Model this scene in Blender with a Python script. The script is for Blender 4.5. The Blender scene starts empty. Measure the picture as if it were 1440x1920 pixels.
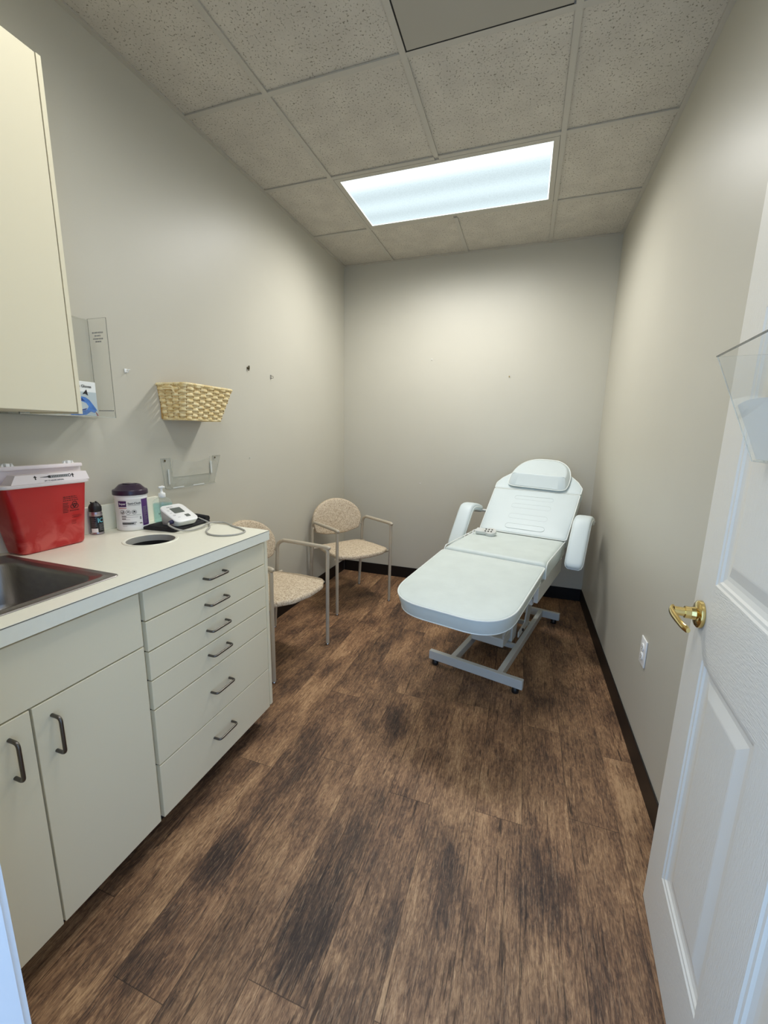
import bpy, bmesh, math, random
from math import sin, cos, pi, radians, sqrt, atan2
from mathutils import Vector, Matrix, Euler
random.seed(7)
sc = bpy.context.scene
COL = sc.collection
W, YB, H = 2.1473, 3.5438, 2.7447        # room: width, back wall, ceiling height
YF = 0.215                               # room face of the front (door) wall

# ------------------------------------------------------------------ materials
def lin(c):
    def f(v):
        v /= 255.0
        return v / 12.92 if v <= 0.04045 else ((v + 0.055) / 1.055) ** 2.4
    return (f(c[0]), f(c[1]), f(c[2]), 1.0)

class NT:
    """small helper round a node tree"""
    def __init__(s, m):
        s.t = m.node_tree; s.n = s.t.nodes; s.l = s.t.links
    def add(s, typ, **kw):
        nd = s.n.new(typ)
        for k, v in kw.items():
            if k == 'ins':
                for i, val in v.items():
                    if hasattr(val, 'is_output'): s.l.new(val, nd.inputs[i])
                    else: nd.inputs[i].default_value = val
            else: setattr(nd, k, v)
        return nd
    def math(s, op, a, b=0.0, c=None):
        ins = {0: a, 1: b}
        if c is not None: ins[2] = c
        return s.add('ShaderNodeMath', operation=op, ins=ins).outputs[0]
    def ramp(s, fac, stops, interp='LINEAR'):
        r = s.add('ShaderNodeValToRGB', ins={0: fac})
        r.color_ramp.interpolation = interp
        el = r.color_ramp.elements
        while len(el) < len(stops): el.new(0.5)
        for e, (p, c) in zip(el, stops): e.position = p; e.color = c
        return r
    def mix(s, fac, a, b, blend='MIX'):
        m = s.add('ShaderNodeMix', data_type='RGBA', blend_type=blend)
        for i, v in ((0, fac), (6, a), (7, b)):
            if hasattr(v, 'is_output'): s.l.new(v, m.inputs[i])
            else: m.inputs[i].default_value = v
        return m.outputs[2]

def base_mat(name):
    m = bpy.data.materials.new(name); m.use_nodes = True
    nt = NT(m); b = nt.n['Principled BSDF']
    return m, nt, b

def mat(name, col, rough=0.5, metal=0.0, spec=0.5, bump=0.0, bscale=200.0, vary=0.0, vscale=6.0, coat=0.0, stretch=None):
    m, nt, b = base_mat(name)
    c = lin(col)
    b.inputs['Base Color'].default_value = c
    b.inputs['Roughness'].default_value = rough
    b.inputs['Metallic'].default_value = metal
    b.inputs['Specular IOR Level'].default_value = spec
    b.inputs['Coat Weight'].default_value = coat
    tc = nt.add('ShaderNodeTexCoord')
    vec = tc.outputs['Object']
    if stretch:
        vec = nt.add('ShaderNodeMapping', ins={0: vec, 3: stretch}).outputs[0]
    if vary:
        nz = nt.add('ShaderNodeTexNoise', ins={'Vector': vec, 'Scale': vscale, 'Detail': 4.0})
        lo = tuple(v * (1 - vary) for v in c[:3]) + (1,); hi = tuple(min(1, v * (1 + vary)) for v in c[:3]) + (1,)
        r = nt.ramp(nz.outputs[0], [(0.3, lo), (0.7, hi)])
        nt.l.new(r.outputs[0], b.inputs['Base Color'])
    if bump:
        nz = nt.add('ShaderNodeTexNoise', ins={'Vector': vec, 'Scale': bscale, 'Detail': 3.0})
        bp = nt.add('ShaderNodeBump', ins={'Strength': bump, 'Distance': 0.002, 'Height': nz.outputs[0]})
        nt.l.new(bp.outputs[0], b.inputs['Normal'])
    return m

def clear_mat(name, tint=(1, 1, 1, 1), gloss=0.05, haze=0.0, hazecol=(1, 1, 1, 1)):
    """clear plastic: see-through with a fresnel gloss and a little milky haze"""
    m, nt, b = base_mat(name)
    nt.n.remove(b)
    out = nt.n['Material Output']
    tr = nt.add('ShaderNodeBsdfTransparent', ins={0: tint})
    gl = nt.add('ShaderNodeBsdfGlossy', ins={'Roughness': gloss})
    df = nt.add('ShaderNodeBsdfDiffuse', ins={0: hazecol})
    geo = nt.add('ShaderNodeNewGeometry')
    fr_ = nt.add('ShaderNodeFresnel', ins={0: 1.49})
    fr = nt.add('ShaderNodeMath', operation='MULTIPLY', ins={0: fr_.outputs[0], 1: nt.math('SUBTRACT', 1.0, geo.outputs['Backfacing'])})
    m1 = nt.add('ShaderNodeMixShader', ins={0: haze, 1: tr.outputs[0], 2: df.outputs[0]})
    m2 = nt.add('ShaderNodeMixShader', ins={0: fr.outputs[0], 1: m1.outputs[0], 2: gl.outputs[0]})
    nt.l.new(m2.outputs[0], out.inputs[0])
    return m

M = {}
M['wall'] = mat('wall_paint', (194, 190, 176), 0.42, spec=0.42, bump=0.12, bscale=420, vary=0.012, vscale=3)
M['cabinet'] = mat('cream_laminate', (232, 223, 195), 0.38, spec=0.4, bump=0.04, bscale=600)
M['counter'] = mat('counter_laminate', (240, 238, 221), 0.33, spec=0.45, vary=0.012, vscale=60)
M['seam'] = mat('dark_seam', (70, 60, 46), 0.6)
M['toekick'] = mat('toe_kick', (34, 26, 22), 0.55)
M['base_rubber'] = mat('dark_vinyl_base', (23, 18, 16), 0.45, spec=0.3)
M['nickel'] = mat('satin_nickel', (104, 100, 96), 0.34, metal=1.0)
M['white_door'] = mat('white_paint', (225, 221, 210), 0.42, spec=0.4)
M['grain_h'] = mat('white_paint_grain_across', (225, 221, 210), 0.42, spec=0.45, bump=0.75, bscale=42, stretch=(1.2, 1, 9))
M['grain_v'] = mat('white_paint_grain_up', (225, 221, 210), 0.42, spec=0.45, bump=0.55, bscale=42, stretch=(9, 1, 1.0))
M['casing'] = mat('casing_paint', (228, 230, 232), 0.4)
M['brass'] = mat('polished_brass', (226, 200, 132), 0.12, metal=1.0)
M['vinyl'] = mat('white_vinyl', (206, 216, 217), 0.42, spec=0.45, bump=0.12, bscale=90, vary=0.02, vscale=5)
M['vinyl_worn'] = mat('white_vinyl_worn', (205, 214, 210), 0.46, spec=0.4, bump=0.2, bscale=70, vary=0.045, vscale=9)
M['piping'] = mat('white_piping', (226, 230, 226), 0.4)
M['stitch'] = mat('stitched_line', (192, 201, 201), 0.55)
M['gray_metal'] = mat('grey_enamel', (200, 202, 197), 0.4, spec=0.5)
M['dark_metal'] = mat('dark_steel', (60, 60, 60), 0.4, metal=0.8)
M['black'] = mat('black_plastic', (24, 23, 23), 0.45)
M['black_cloth'] = mat('black_nylon', (26, 25, 28), 0.75, bump=0.3, bscale=500)
M['chair_metal'] = mat('taupe_enamel', (184, 173, 154), 0.38, spec=0.5)
M['chrome'] = mat('glide_metal', (190, 188, 184), 0.2, metal=1.0)
M['white_plastic'] = mat('white_plastic', (238, 238, 236), 0.35)
M['lid_plastic'] = mat('milky_plastic', (236, 226, 226), 0.35)
M['offwhite'] = mat('pale_grey_plastic', (205, 208, 204), 0.4)
M['purple'] = mat('deep_purple_plastic', (46, 30, 52), 0.28)
M['purple_ink'] = mat('purple_ink', (82, 44, 110), 0.5)
M['plum_ink'] = mat('plum_ink', (66, 30, 84), 0.5)
M['red_ink'] = mat('faded_red_ink', (190, 120, 120), 0.5)
M['black_ink'] = mat('black_ink', (30, 28, 30), 0.6)
M['gray_ink'] = mat('grey_ink', (150, 150, 152), 0.6)
M['dark_red_ink'] = mat('dark_red_ink', (70, 14, 16), 0.6)
M['cyan_ink'] = mat('cyan_ink', (120, 205, 222), 0.5)
M['silver'] = mat('silver_can', (176, 168, 176), 0.3, metal=0.9)
M['can_label'] = mat('black_can_label', (20, 24, 28), 0.35)
M['gel'] = clear_mat('teal_gel', (0.74, 0.92, 0.92, 1), 0.1, 0.22, lin((170, 212, 212)))
M['bottle'] = clear_mat('clear_bottle', (0.95, 0.98, 0.98, 1), 0.05, 0.06)
M['acrylic'] = clear_mat('clear_acrylic', (0.978, 0.982, 0.978, 1), 0.04, 0.012)
M['acrylic_edge'] = clear_mat('acrylic_edge', (0.86, 0.88, 0.86, 1), 0.15, 0.45, lin((218, 218, 208)))
M['dark_edge'] = clear_mat('acrylic_dark_edge', (0.45, 0.46, 0.45, 1), 0.1, 0.3, lin((110, 112, 110)))
M['lcd'] = mat('grey_display', (98, 104, 100), 0.25)
M['navy'] = mat('navy_plug', (34, 34, 74), 0.35)
M['tube_gray'] = mat('grey_rubber_tube', (168, 166, 159), 0.5)
M['paper'] = mat('white_paper', (236, 238, 236), 0.8)
M['gloves_paper'] = mat('printed_card_grey', (184, 196, 200), 0.6)
M['glove_blue'] = mat('printed_blue', (74, 124, 196), 0.6, vary=0.25, vscale=60)
M['glove_dark'] = mat('printed_dark_blue', (38, 62, 128), 0.6)
M['skin_print'] = mat('printed_skin', (150, 84, 84), 0.6)
m_, nt_, b_ = base_mat('thin_paper'); M['thin_paper'] = m_
_tl = nt_.add('ShaderNodeBsdfTranslucent', ins={0: lin((244, 246, 244))}); _df = nt_.add('ShaderNodeBsdfDiffuse', ins={0: lin((244, 246, 244))})
_mx = nt_.add('ShaderNodeMixShader', ins={0: 0.12, 1: _df.outputs[0], 2: _tl.outputs[0]}); nt_.l.new(_mx.outputs[0], nt_.n['Material Output'].inputs[0]); nt_.n.remove(b_)
M['screw'] = mat('screw_brass', (96, 86, 60), 0.4, metal=0.7)
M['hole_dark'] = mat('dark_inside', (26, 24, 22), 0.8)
M['chute'] = mat('grey_liner', (170, 168, 160), 0.45)
M['sharps_cont'] = mat('pale_contents', (210, 170, 160), 0.6)
M['tgrid'] = mat('grid_enamel', (186, 181, 169), 0.5)

def steel_mat():
    m, nt, b = base_mat('brushed_steel')
    tc = nt.add('ShaderNodeTexCoord')
    mp = nt.add('ShaderNodeMapping', ins={0: tc.outputs['Object'], 3: (12, 220, 12)})
    nz = nt.add('ShaderNodeTexNoise', ins={'Vector': mp.outputs[0], 'Scale': 3.0, 'Detail': 3.0})
    r = nt.ramp(nz.outputs[0], [(0.3, lin((150, 146, 144))), (0.7, lin((160, 156, 153)))])
    nt.l.new(r.outputs[0], b.inputs['Base Color'])
    b.inputs['Metallic'].default_value = 1.0; b.inputs['Roughness'].default_value = 0.36
    return m
M['steel'] = steel_mat()

def sharps_mat():
    m, nt, b = base_mat('red_translucent_plastic')
    tc = nt.add('ShaderNodeTexCoord')
    nz = nt.add('ShaderNodeTexNoise', ins={'Vector': tc.outputs['Object'], 'Scale': 16.0, 'Detail': 3.0, 'Distortion': 0.8})
    sx = nt.add('ShaderNodeSeparateXYZ', ins={0: tc.outputs['Object']})
    # the things thrown in show palely through the lower third
    low = nt.add('ShaderNodeMapRange', ins={0: sx.outputs[2], 1: 0.02, 2: 0.13, 3: 0.85, 4: 0.0})
    f = nt.math('MULTIPLY', nt.ramp(nz.outputs[0], [(0.44, (0, 0, 0, 1)), (0.60, (1, 1, 1, 1))]).outputs[0], low.outputs[0])
    c = nt.mix(f, lin((186, 32, 34)), lin((214, 98, 92)))
    nt.l.new(c, b.inputs['Base Color'])
    b.inputs['Roughness'].default_value = 0.3
    b.inputs['Subsurface Weight'].default_value = 0.15
    b.inputs['Subsurface Radius'].default_value = (0.03, 0.004, 0.004)
    return m
M['red'] = sharps_mat()

def fabric_mat():
    m, nt, b = base_mat('leaf_pattern_fabric')
    tc = nt.add('ShaderNodeTexCoord')
    nz = nt.add('ShaderNodeTexNoise', ins={'Vector': tc.outputs['Object'], 'Scale': 78.0, 'Detail': 1.5, 'Distortion': 1.6})
    vo = nt.add('ShaderNodeTexVoronoi', ins={'Vector': tc.outputs['Object'], 'Scale': 100.0}, feature='DISTANCE_TO_EDGE')
    f = nt.math('MULTIPLY', nt.ramp(nz.outputs[0], [(0.42, (0, 0, 0, 1)), (0.56, (1, 1, 1, 1))]).outputs[0], 1.0)
    v = nt.ramp(vo.outputs[0], [(0.03, (0, 0, 0, 1)), (0.14, (1, 1, 1, 1))]).outputs[0]
    f2 = nt.math('MAXIMUM', nt.math('MULTIPLY', v, 0.55), nt.math('MULTIPLY', f, 0.7))
    c = nt.mix(f2, lin((156, 134, 110)), lin((231, 217, 192)))
    nt.l.new(c, b.inputs['Base Color'])
    b.inputs['Roughness'].default_value = 0.9; b.inputs['Specular IOR Level'].default_value = 0.15
    bp = nt.add('ShaderNodeBump', ins={'Strength': 0.25, 'Distance': 0.002, 'Height': nz.outputs[0]})
    nt.l.new(bp.outputs[0], b.inputs['Normal'])
    return m
M['fabric'] = fabric_mat()

def wicker_mat():
    m, nt, b = base_mat('woven_straw')
    tc = nt.add('ShaderNodeTexCoord')
    nz = nt.add('ShaderNodeTexNoise', ins={'Vector': tc.outputs['Object'], 'Scale': 45.0, 'Detail': 3.0})
    r = nt.ramp(nz.outputs[0], [(0.3, lin((222, 194, 132))), (0.7, lin((248, 232, 186)))])
    nt.l.new(r.outputs[0], b.inputs['Base Color'])
    b.inputs['Roughness'].default_value = 0.65
    return m
M['straw'] = wicker_mat()
M['straw_dark'] = mat('straw_stake', (176, 142, 84), 0.8)

def ceil_mat():
    m, nt, b = base_mat('acoustic_tile')
    tc = nt.add('ShaderNodeTexCoord')
    o = tc.outputs['Object']
    n1 = nt.add('ShaderNodeTexNoise', ins={'Vector': o, 'Scale': 125.0, 'Detail': 2.0, 'Roughness': 0.6})
    n2 = nt.add('ShaderNodeTexNoise', ins={'Vector': o, 'Scale': 9.0, 'Detail': 2.0})
    pits = nt.ramp(n1.outputs[0], [(0.33, (0, 0, 0, 1)), (0.41, (1, 1, 1, 1))]).outputs[0]
    c0 = nt.ramp(n2.outputs[0], [(0.3, lin((192, 186, 174))), (0.7, lin((203, 197, 184)))]).outputs[0]
    c = nt.mix(pits, lin((140, 134, 120)), c0)
    nt.l.new(c, b.inputs['Base Color'])
    b.inputs['Roughness'].default_value = 0.95; b.inputs['Specular IOR Level'].default_value = 0.1
    bp = nt.add('ShaderNodeBump', ins={'Strength': 0.35, 'Distance': 0.003, 'Height': pits})
    nt.l.new(bp.outputs[0], b.inputs['Normal'])
    return m
M['tile'] = ceil_mat()
M['smooth_tile'] = mat('smooth_panel', (168, 163, 150), 0.7)

def floor_mat():
    m, nt, b = base_mat('vinyl_plank_floor')
    tc = nt.add('ShaderNodeTexCoord')
    s = nt.add('ShaderNodeSeparateXYZ', ins={0: tc.outputs['Object']})
    u = nt.math('DIVIDE', nt.math('SUBTRACT', s.outputs[0], 1.067 - 16 * 0.16), 0.16)
    iu = nt.math('FLOOR', u); fu = nt.math('FRACT', u)
    wn = nt.add('ShaderNodeTexWhiteNoise', noise_dimensions='1D', ins={'W': nt.math('ADD', iu, 0.37)})
    par = nt.math('MODULO', iu, 2.0)
    shift = nt.math('ADD', nt.math('MULTIPLY', par, -0.633), nt.math('MULTIPLY', nt.math('ABSOLUTE', nt.math('SUBTRACT', iu, 16.5)), nt.math('MULTIPLY', nt.math('SUBTRACT', wn.outputs[0], 0.5), 0.12)))
    v = nt.math('DIVIDE', nt.math('ADD', nt.math('SUBTRACT', s.outputs[1], 0.637 - 1.22 * 4), shift), 1.22)
    iv = nt.math('FLOOR', v); fv = nt.math('FRACT', v)
    cmb = nt.add('ShaderNodeCombineXYZ', ins={0: iu, 1: iv, 2: 0.5})
    pr = nt.add('ShaderNodeTexWhiteNoise', noise_dimensions='3D', ins={'Vector': cmb.outputs[0]})
    off = nt.add('ShaderNodeVectorMath', operation='SCALE', ins={0: pr.outputs[1], 3: 13.0})
    pos = nt.add('ShaderNodeVectorMath', operation='ADD', ins={0: tc.outputs['Object'], 1: off.outputs[0]})
    def stretched(sx, sy, scale, detail, dist=0.0, rough=0.5, src=pos.outputs[0]):
        mp = nt.add('ShaderNodeMapping', ins={0: src, 3: (sx, sy, 1)})
        return nt.add('ShaderNodeTexNoise', ins={'Vector': mp.outputs[0], 'Scale': scale, 'Detail': detail, 'Distortion': dist, 'Roughness': rough}).outputs[0]
    blotch = stretched(1.9, 0.85, 4.2, 2.0, 0.3)             # large smoky patches in the print
    hue = stretched(1.2, 0.5, 3.0, 2.0)
    g1 = stretched(30, 2.0, 4.0, 5.0, 0.6, 0.62)              # long grain
    g2 = stretched(95, 8.0, 4.0, 3.0, 1.0, 0.6)               # fine grain
    crack = stretched(22, 1.3, 2.6, 5.0, 0.9, 0.65)           # dark splits
    pores = stretched(70, 5.0, 4.0, 4.0, 1.6, 0.7)            # thin dark pore lines
    pale = stretched(60, 4.5, 4.0, 4.0, 1.4, 0.65, src=nt.add('ShaderNodeVectorMath', operation='ADD', ins={0: pos.outputs[0], 1: (3.1, 5.7, 0)}).outputs[0])   # pale fibres
    rough = stretched(9, 3.4, 6.0, 5.0, 1.6, 0.7)             # scraped texture
    val = nt.math('ADD', nt.math('MULTIPLY', blotch, 0.74), nt.math('MULTIPLY', g1, 0.50))
    val = nt.math('ADD', val, nt.math('MULTIPLY', g2, 0.62))
    val = nt.math('ADD', val, nt.math('MULTIPLY', rough, 0.70))
    val = nt.math('ADD', val, nt.math('MULTIPLY', nt.math('SUBTRACT', pr.outputs[0], 0.5), 0.10))
    val = nt.math('DIVIDE', val, 2.56)
    # a few wide dark patches that the print carries, each with its own place
    dark = None
    for (px, py, rx, ry, k) in ((0.83, 1.22, .09, .26, .45), (1.145, .80, .075, .17, .9), (1.16, 1.66, .07, .13, .85), (1.76, 1.14, .085, .20, .8),
                                (1.50, 1.00, .06, .13, .55), (1.36, .85, .05, .10, .6), (.80, .86, .05, .12, .8), (1.30, 1.20, .05, .10, .3), (.78, .58, .05, .12, .7),
                                (1.75, .62, .07, .08, .45), (.72, 2.0, .12, .2, .35)):
        dx = nt.math('DIVIDE', nt.math('SUBTRACT', s.outputs[0], px), rx); dy = nt.math('DIVIDE', nt.math('SUBTRACT', s.outputs[1], py), ry)
        r2 = nt.math('ADD', nt.math('MULTIPLY', dx, dx), nt.math('MULTIPLY', dy, dy))
        r2 = nt.math('ADD', r2, nt.math('MULTIPLY', nt.math('SUBTRACT', g1, 0.5), 2.2))
        mk = nt.add('ShaderNodeMapRange', ins={0: r2, 1: 1.5, 2: 0.1, 3: 0.0, 4: k}, interpolation_type='SMOOTHSTEP').outputs[0]
        dark = mk if dark is None else nt.math('MAXIMUM', dark, mk)
    val = nt.math('SUBTRACT', val, nt.math('MULTIPLY', dark, 0.085))
    col = nt.ramp(val, [(0.35, lin((52, 40, 36))), (0.42, lin((88, 68, 55))), (0.475, lin((126, 98, 75))), (0.53, lin((160, 127, 96))), (0.60, lin((198, 165, 128)))]).outputs[0]
    # warm / grey drift between and along the boards
    col = nt.mix(nt.ramp(hue, [(0.35, (0, 0, 0, 1)), (0.65, (1, 1, 1, 1))]).outputs[0], nt.mix(0.45, col, lin((118, 104, 92)), 'SOFT_LIGHT'), nt.mix(0.30, col, lin((146, 104, 74)), 'SOFT_LIGHT'))
    pk_ = nt.ramp(pores, [(0.36, (1, 1, 1, 1)), (0.44, (0, 0, 0, 1))]).outputs[0]
    col = nt.mix(nt.math('MULTIPLY', pk_, 0.55), col, lin((58, 43, 35)))
    pf_ = nt.ramp(pale, [(0.56, (0, 0, 0, 1)), (0.66, (1, 1, 1, 1))]).outputs[0]
    col = nt.mix(nt.math('MULTIPLY', pf_, 0.30), col, lin((196, 164, 130)))
    ck = nt.ramp(crack, [(0.335, (1, 1, 1, 1)), (0.385, (0, 0, 0, 1))]).outputs[0]
    col = nt.mix(nt.math('MULTIPLY', ck, 0.75), col, lin((38, 26, 20)))
    # joints
    e1 = nt.math('MINIMUM', fu, nt.math('SUBTRACT', 1.0, fu)); e2 = nt.math('MINIMUM', fv, nt.math('SUBTRACT', 1.0, fv))
    j1 = nt.math('LESS_THAN', nt.math('MULTIPLY', e1, 0.16), 0.0011); j2 = nt.math('LESS_THAN', nt.math('MULTIPLY', e2, 1.22), 0.0011)
    jn = nt.math('MAXIMUM', j1, j2)
    col = nt.mix(nt.math('MULTIPLY', jn, 0.6), col, lin((34, 24, 18)))
    nt.l.new(col, b.inputs['Base Color'])
    b.inputs['Roughness'].default_value = 0.52
    b.inputs['Specular IOR Level'].default_value = 0.35
    hgt = nt.math('SUBTRACT', nt.math('ADD', nt.math('MULTIPLY', g1, 0.6), nt.math('MULTIPLY', g2, 0.4)), nt.math('ADD', nt.math('MULTIPLY', ck, 0.35), nt.math('MULTIPLY', jn, 0.5)))
    bp = nt.add('ShaderNodeBump', ins={'Strength': 0.35, 'Distance': 0.002, 'Height': hgt})
    nt.l.new(bp.outputs[0], b.inputs['Normal'])
    return m
M['floor'] = floor_mat()

def lens_mat():
    """lit prismatic lens: the two tubes show as brighter bands along the fixture"""
    m, nt, b = base_mat('lit_prismatic_lens')
    nt.n.remove(b)
    tc = nt.add('ShaderNodeTexCoord')
    s = nt.add('ShaderNodeSeparateXYZ', ins={0: tc.outputs['Object']})
    w = nt.math('MULTIPLY', nt.math('ADD', nt.math('SINE', nt.math('MULTIPLY', s.outputs[1], 29.0)), 1.0), 0.5)
    edge = nt.add('ShaderNodeMapRange', ins={0: nt.math('MULTIPLY', s.outputs[1], -1.0), 1: 0.12, 2: 0.27, 3: 0.0, 4: 0.5}).outputs[0]
    dots = nt.add('ShaderNodeTexVoronoi', ins={'Vector': tc.outputs['Object'], 'Scale': 120.0}).outputs[0]
    st = nt.math('ADD', nt.math('ADD', 0.72, nt.math('MULTIPLY', w, 0.13)), edge)
    st = nt.math('SUBTRACT', st, nt.math('MULTIPLY', dots, 0.10))
    em = nt.add('ShaderNodeEmission', ins={0: (0.80, 0.955, 1.0, 1), 1: nt.math('MULTIPLY', st, LENS)})
    nt.l.new(em.outputs[0], nt.n['Material Output'].inputs[0])
    return m
LENS = 1.22
M['lens'] = lens_mat()
m_, nt_, b_ = base_mat('lit_lens_rim'); M['lens_rim'] = m_
b_.inputs['Base Color'].default_value = (0.9, 0.95, 0.95, 1); b_.inputs['Emission Color'].default_value = (0.85, 0.98, 1, 1); b_.inputs['Emission Strength'].default_value = 1.3

# ------------------------------------------------------------------ mesh helpers
def new_bm(): return bmesh.new()

def link(name, bm, material, parent=None, loc=None, rot=None, smooth=False, angle=40):
    me = bpy.data.meshes.new(name)
    bmesh.ops.recalc_face_normals(bm, faces=bm.faces[:])
    bm.to_mesh(me); bm.free()
    mats = material if isinstance(material, (list, tuple)) else [material]
    for mm in mats: me.materials.append(mm if not isinstance(mm, str) else M[mm])
    if smooth:
        for p in me.polygons: p.use_smooth = True
        if angle is not None:
            me.set_sharp_from_angle(angle=radians(angle))
    o = bpy.data.objects.new(name, me); COL.objects.link(o)
    if parent: o.parent = parent
    if loc is not None: o.location = loc
    if rot is not None: o.rotation_euler = rot
    return o

def thing(name, label, cat, loc=(0, 0, 0), rotz=0.0, group=None):
    o = bpy.data.objects.new(name, None); COL.objects.link(o)
    o.empty_display_size = 0.1
    o.location = loc; o.rotation_euler = (0, 0, rotz)
    return tag(o, label, cat, group)

def tag(o, label, cat, group=None):
    o['label'] = label; o['category'] = cat
    if group: o['group'] = group
    return o

def struct(name, bm, material, smooth=False, label=None, cat=None):
    o = link(name, bm, material, smooth=smooth); o['kind'] = 'structure'
    if label: o['label'] = label; o['category'] = cat
    return o

def box(bm, lo, hi, mi=0, mtx=None):
    vs = [bm.verts.new(Vector((x, y, z))) for x in (lo[0], hi[0]) for y in (lo[1], hi[1]) for z in (lo[2], hi[2])]
    if mtx is not None:
        for v in vs: v.co = mtx @ v.co
    fs = []
    for q in ((0, 1, 3, 2), (4, 6, 7, 5), (0, 4, 5, 1), (2, 3, 7, 6), (0, 2, 6, 4), (1, 5, 7, 3)):
        f = bm.faces.new([vs[i] for i in q]); f.material_index = mi; fs.append(f)
    return vs, fs

def rbox(bm, lo, hi, r, seg=2, mi=0, mtx=None):
    b2 = bmesh.new(); box(b2, lo, hi, mi)
    bmesh.ops.bevel(b2, geom=b2.edges[:], offset=r, segments=seg, profile=0.5, affect='EDGES')
    join(bm, b2, mtx)

def join(bm, b2, mtx=None):
    mp = {}
    for v in b2.verts:
        mp[v] = bm.verts.new(mtx @ v.co if mtx is not None else v.co)
    for f in b2.faces:
        try:
            nf = bm.faces.new([mp[v] for v in f.verts]); nf.material_index = f.material_index; nf.smooth = f.smooth
        except ValueError: pass
    b2.free()

def frame(t):
    t = t.normalized()
    a = Vector((0, 0, 1)) if abs(t.z) < 0.9 else Vector((1, 0, 0))
    n = t.cross(a).normalized(); return n, n.cross(t).normalized()

def tube(bm, pts, r, seg=12, closed=False, caps=True, mi=0):
    """round tube through the points, frames carried along without twist"""
    P = [Vector(p) for p in pts]; n = len(P)
    rr = r if isinstance(r, (list, tuple)) else [r] * n
    rings = []; N = None
    for i in range(n):
        if closed: t = (P[(i + 1) % n] - P[i - 1])
        else: t = P[min(i + 1, n - 1)] - P[max(i - 1, 0)]
        if t.length < 1e-9: t = Vector((0, 0, 1))
        t.normalize()
        if N is None: N, B = frame(t)
        else:
            N = (N - t * N.dot(t))
            if N.length < 1e-6: N, B = frame(t)
            N.normalize(); B = N.cross(t).normalized()
        rings.append([bm.verts.new(P[i] + (N * cos(2 * pi * k / seg) + B * sin(2 * pi * k / seg)) * rr[i]) for k in range(seg)])
    m = n if closed else n - 1
    for i in range(m):
        A, Bq = rings[i], rings[(i + 1) % n]
        for k in range(seg):
            try:
                f = bm.faces.new((A[k], A[(k + 1) % seg], Bq[(k + 1) % seg], Bq[k])); f.material_index = mi
            except ValueError: pass
    if caps and not closed:
        f = bm.faces.new(rings[0][::-1]); f.material_index = mi
        f = bm.faces.new(rings[-1]); f.material_index = mi

def fillet(pts, r, seg=5):
    """round the inner corners of a polyline"""
    P = [Vector(p) for p in pts]; out = [P[0]]
    for i in range(1, len(P) - 1):
        a, b, c = P[i - 1], P[i], P[i + 1]
        u = (a - b); v = (c - b)
        d = min(r, u.length * 0.49, v.length * 0.49)
        p0 = b + u.normalized() * d; p1 = b + v.normalized() * d
        for k in range(seg + 1):
            t = k / seg
            out.append(p0 * (1 - t) ** 2 + b * 2 * t * (1 - t) + p1 * t * t)
    out.append(P[-1]); return out

def lathe(bm, prof, center=(0, 0, 0), seg=32, mi=None, caps=True, sx=1.0, sy=1.0, rot=0.0):
    c = Vector(center); rings = []
    for (r, z) in prof:
        rings.append([bm.verts.new(c + Vector((cos(2 * pi * k / seg + rot) * r * sx, sin(2 * pi * k / seg + rot) * r * sy, z))) for k in range(seg)])
    for i in range(len(prof) - 1):
        for k in range(seg):
            f = bm.faces.new((rings[i][k], rings[i][(k + 1) % seg], rings[i + 1][(k + 1) % seg], rings[i + 1][k]))
            if mi: f.material_index = mi[i]
    if caps:
        for ring, q in ((rings[0][::-1], 0), (rings[-1], -1)):
            f = bm.faces.new(ring)
            if mi: f.material_index = mi[q]

def prism(bm, outline, z0, z1, mi=0, mtx=None):
    """closed outline of (x, y) pushed from z0 to z1"""
    A = [bm.verts.new(Vector((x, y, z0))) for x, y in outline]; B = [bm.verts.new(Vector((x, y, z1))) for x, y in outline]
    if mtx is not None:
        for v in A + B: v.co = mtx @ v.co
    n = len(outline)
    f = bm.faces.new(A[::-1]); f.material_index = mi
    f = bm.faces.new(B); f.material_index = mi
    for i in range(n):
        f = bm.faces.new((A[i], A[(i + 1) % n], B[(i + 1) % n], B[i])); f.material_index = mi
    return A, B

def round_outline(pts, radii, seg=8):
    """closed polygon with rounded corners"""
    n = len(pts); out = []
    for i in range(n):
        a, b, c = Vector(pts[i - 1]).to_2d(), Vector(pts[i]).to_2d(), Vector(pts[(i + 1) % n]).to_2d()
        r = radii[i] if isinstance(radii, (list, tuple)) else radii
        if r <= 0: out.append((b.x, b.y)); continue
        u = (a - b).normalized(); v = (c - b).normalized()
        ang = u.angle(v); d = min(r / math.tan(ang / 2), (a - b).length * .49, (c - b).length * .49)
        p0 = b + u * d; p1 = b + v * d
        for k in range(seg + 1):
            t = k / seg; p = p0 * (1 - t) ** 2 * 1.0 + b * 2 * t * (1 - t) + p1 * t * t
            # blend of the quadratic with the true arc is close enough at this size
            out.append((p.x, p.y))
    return out

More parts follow.
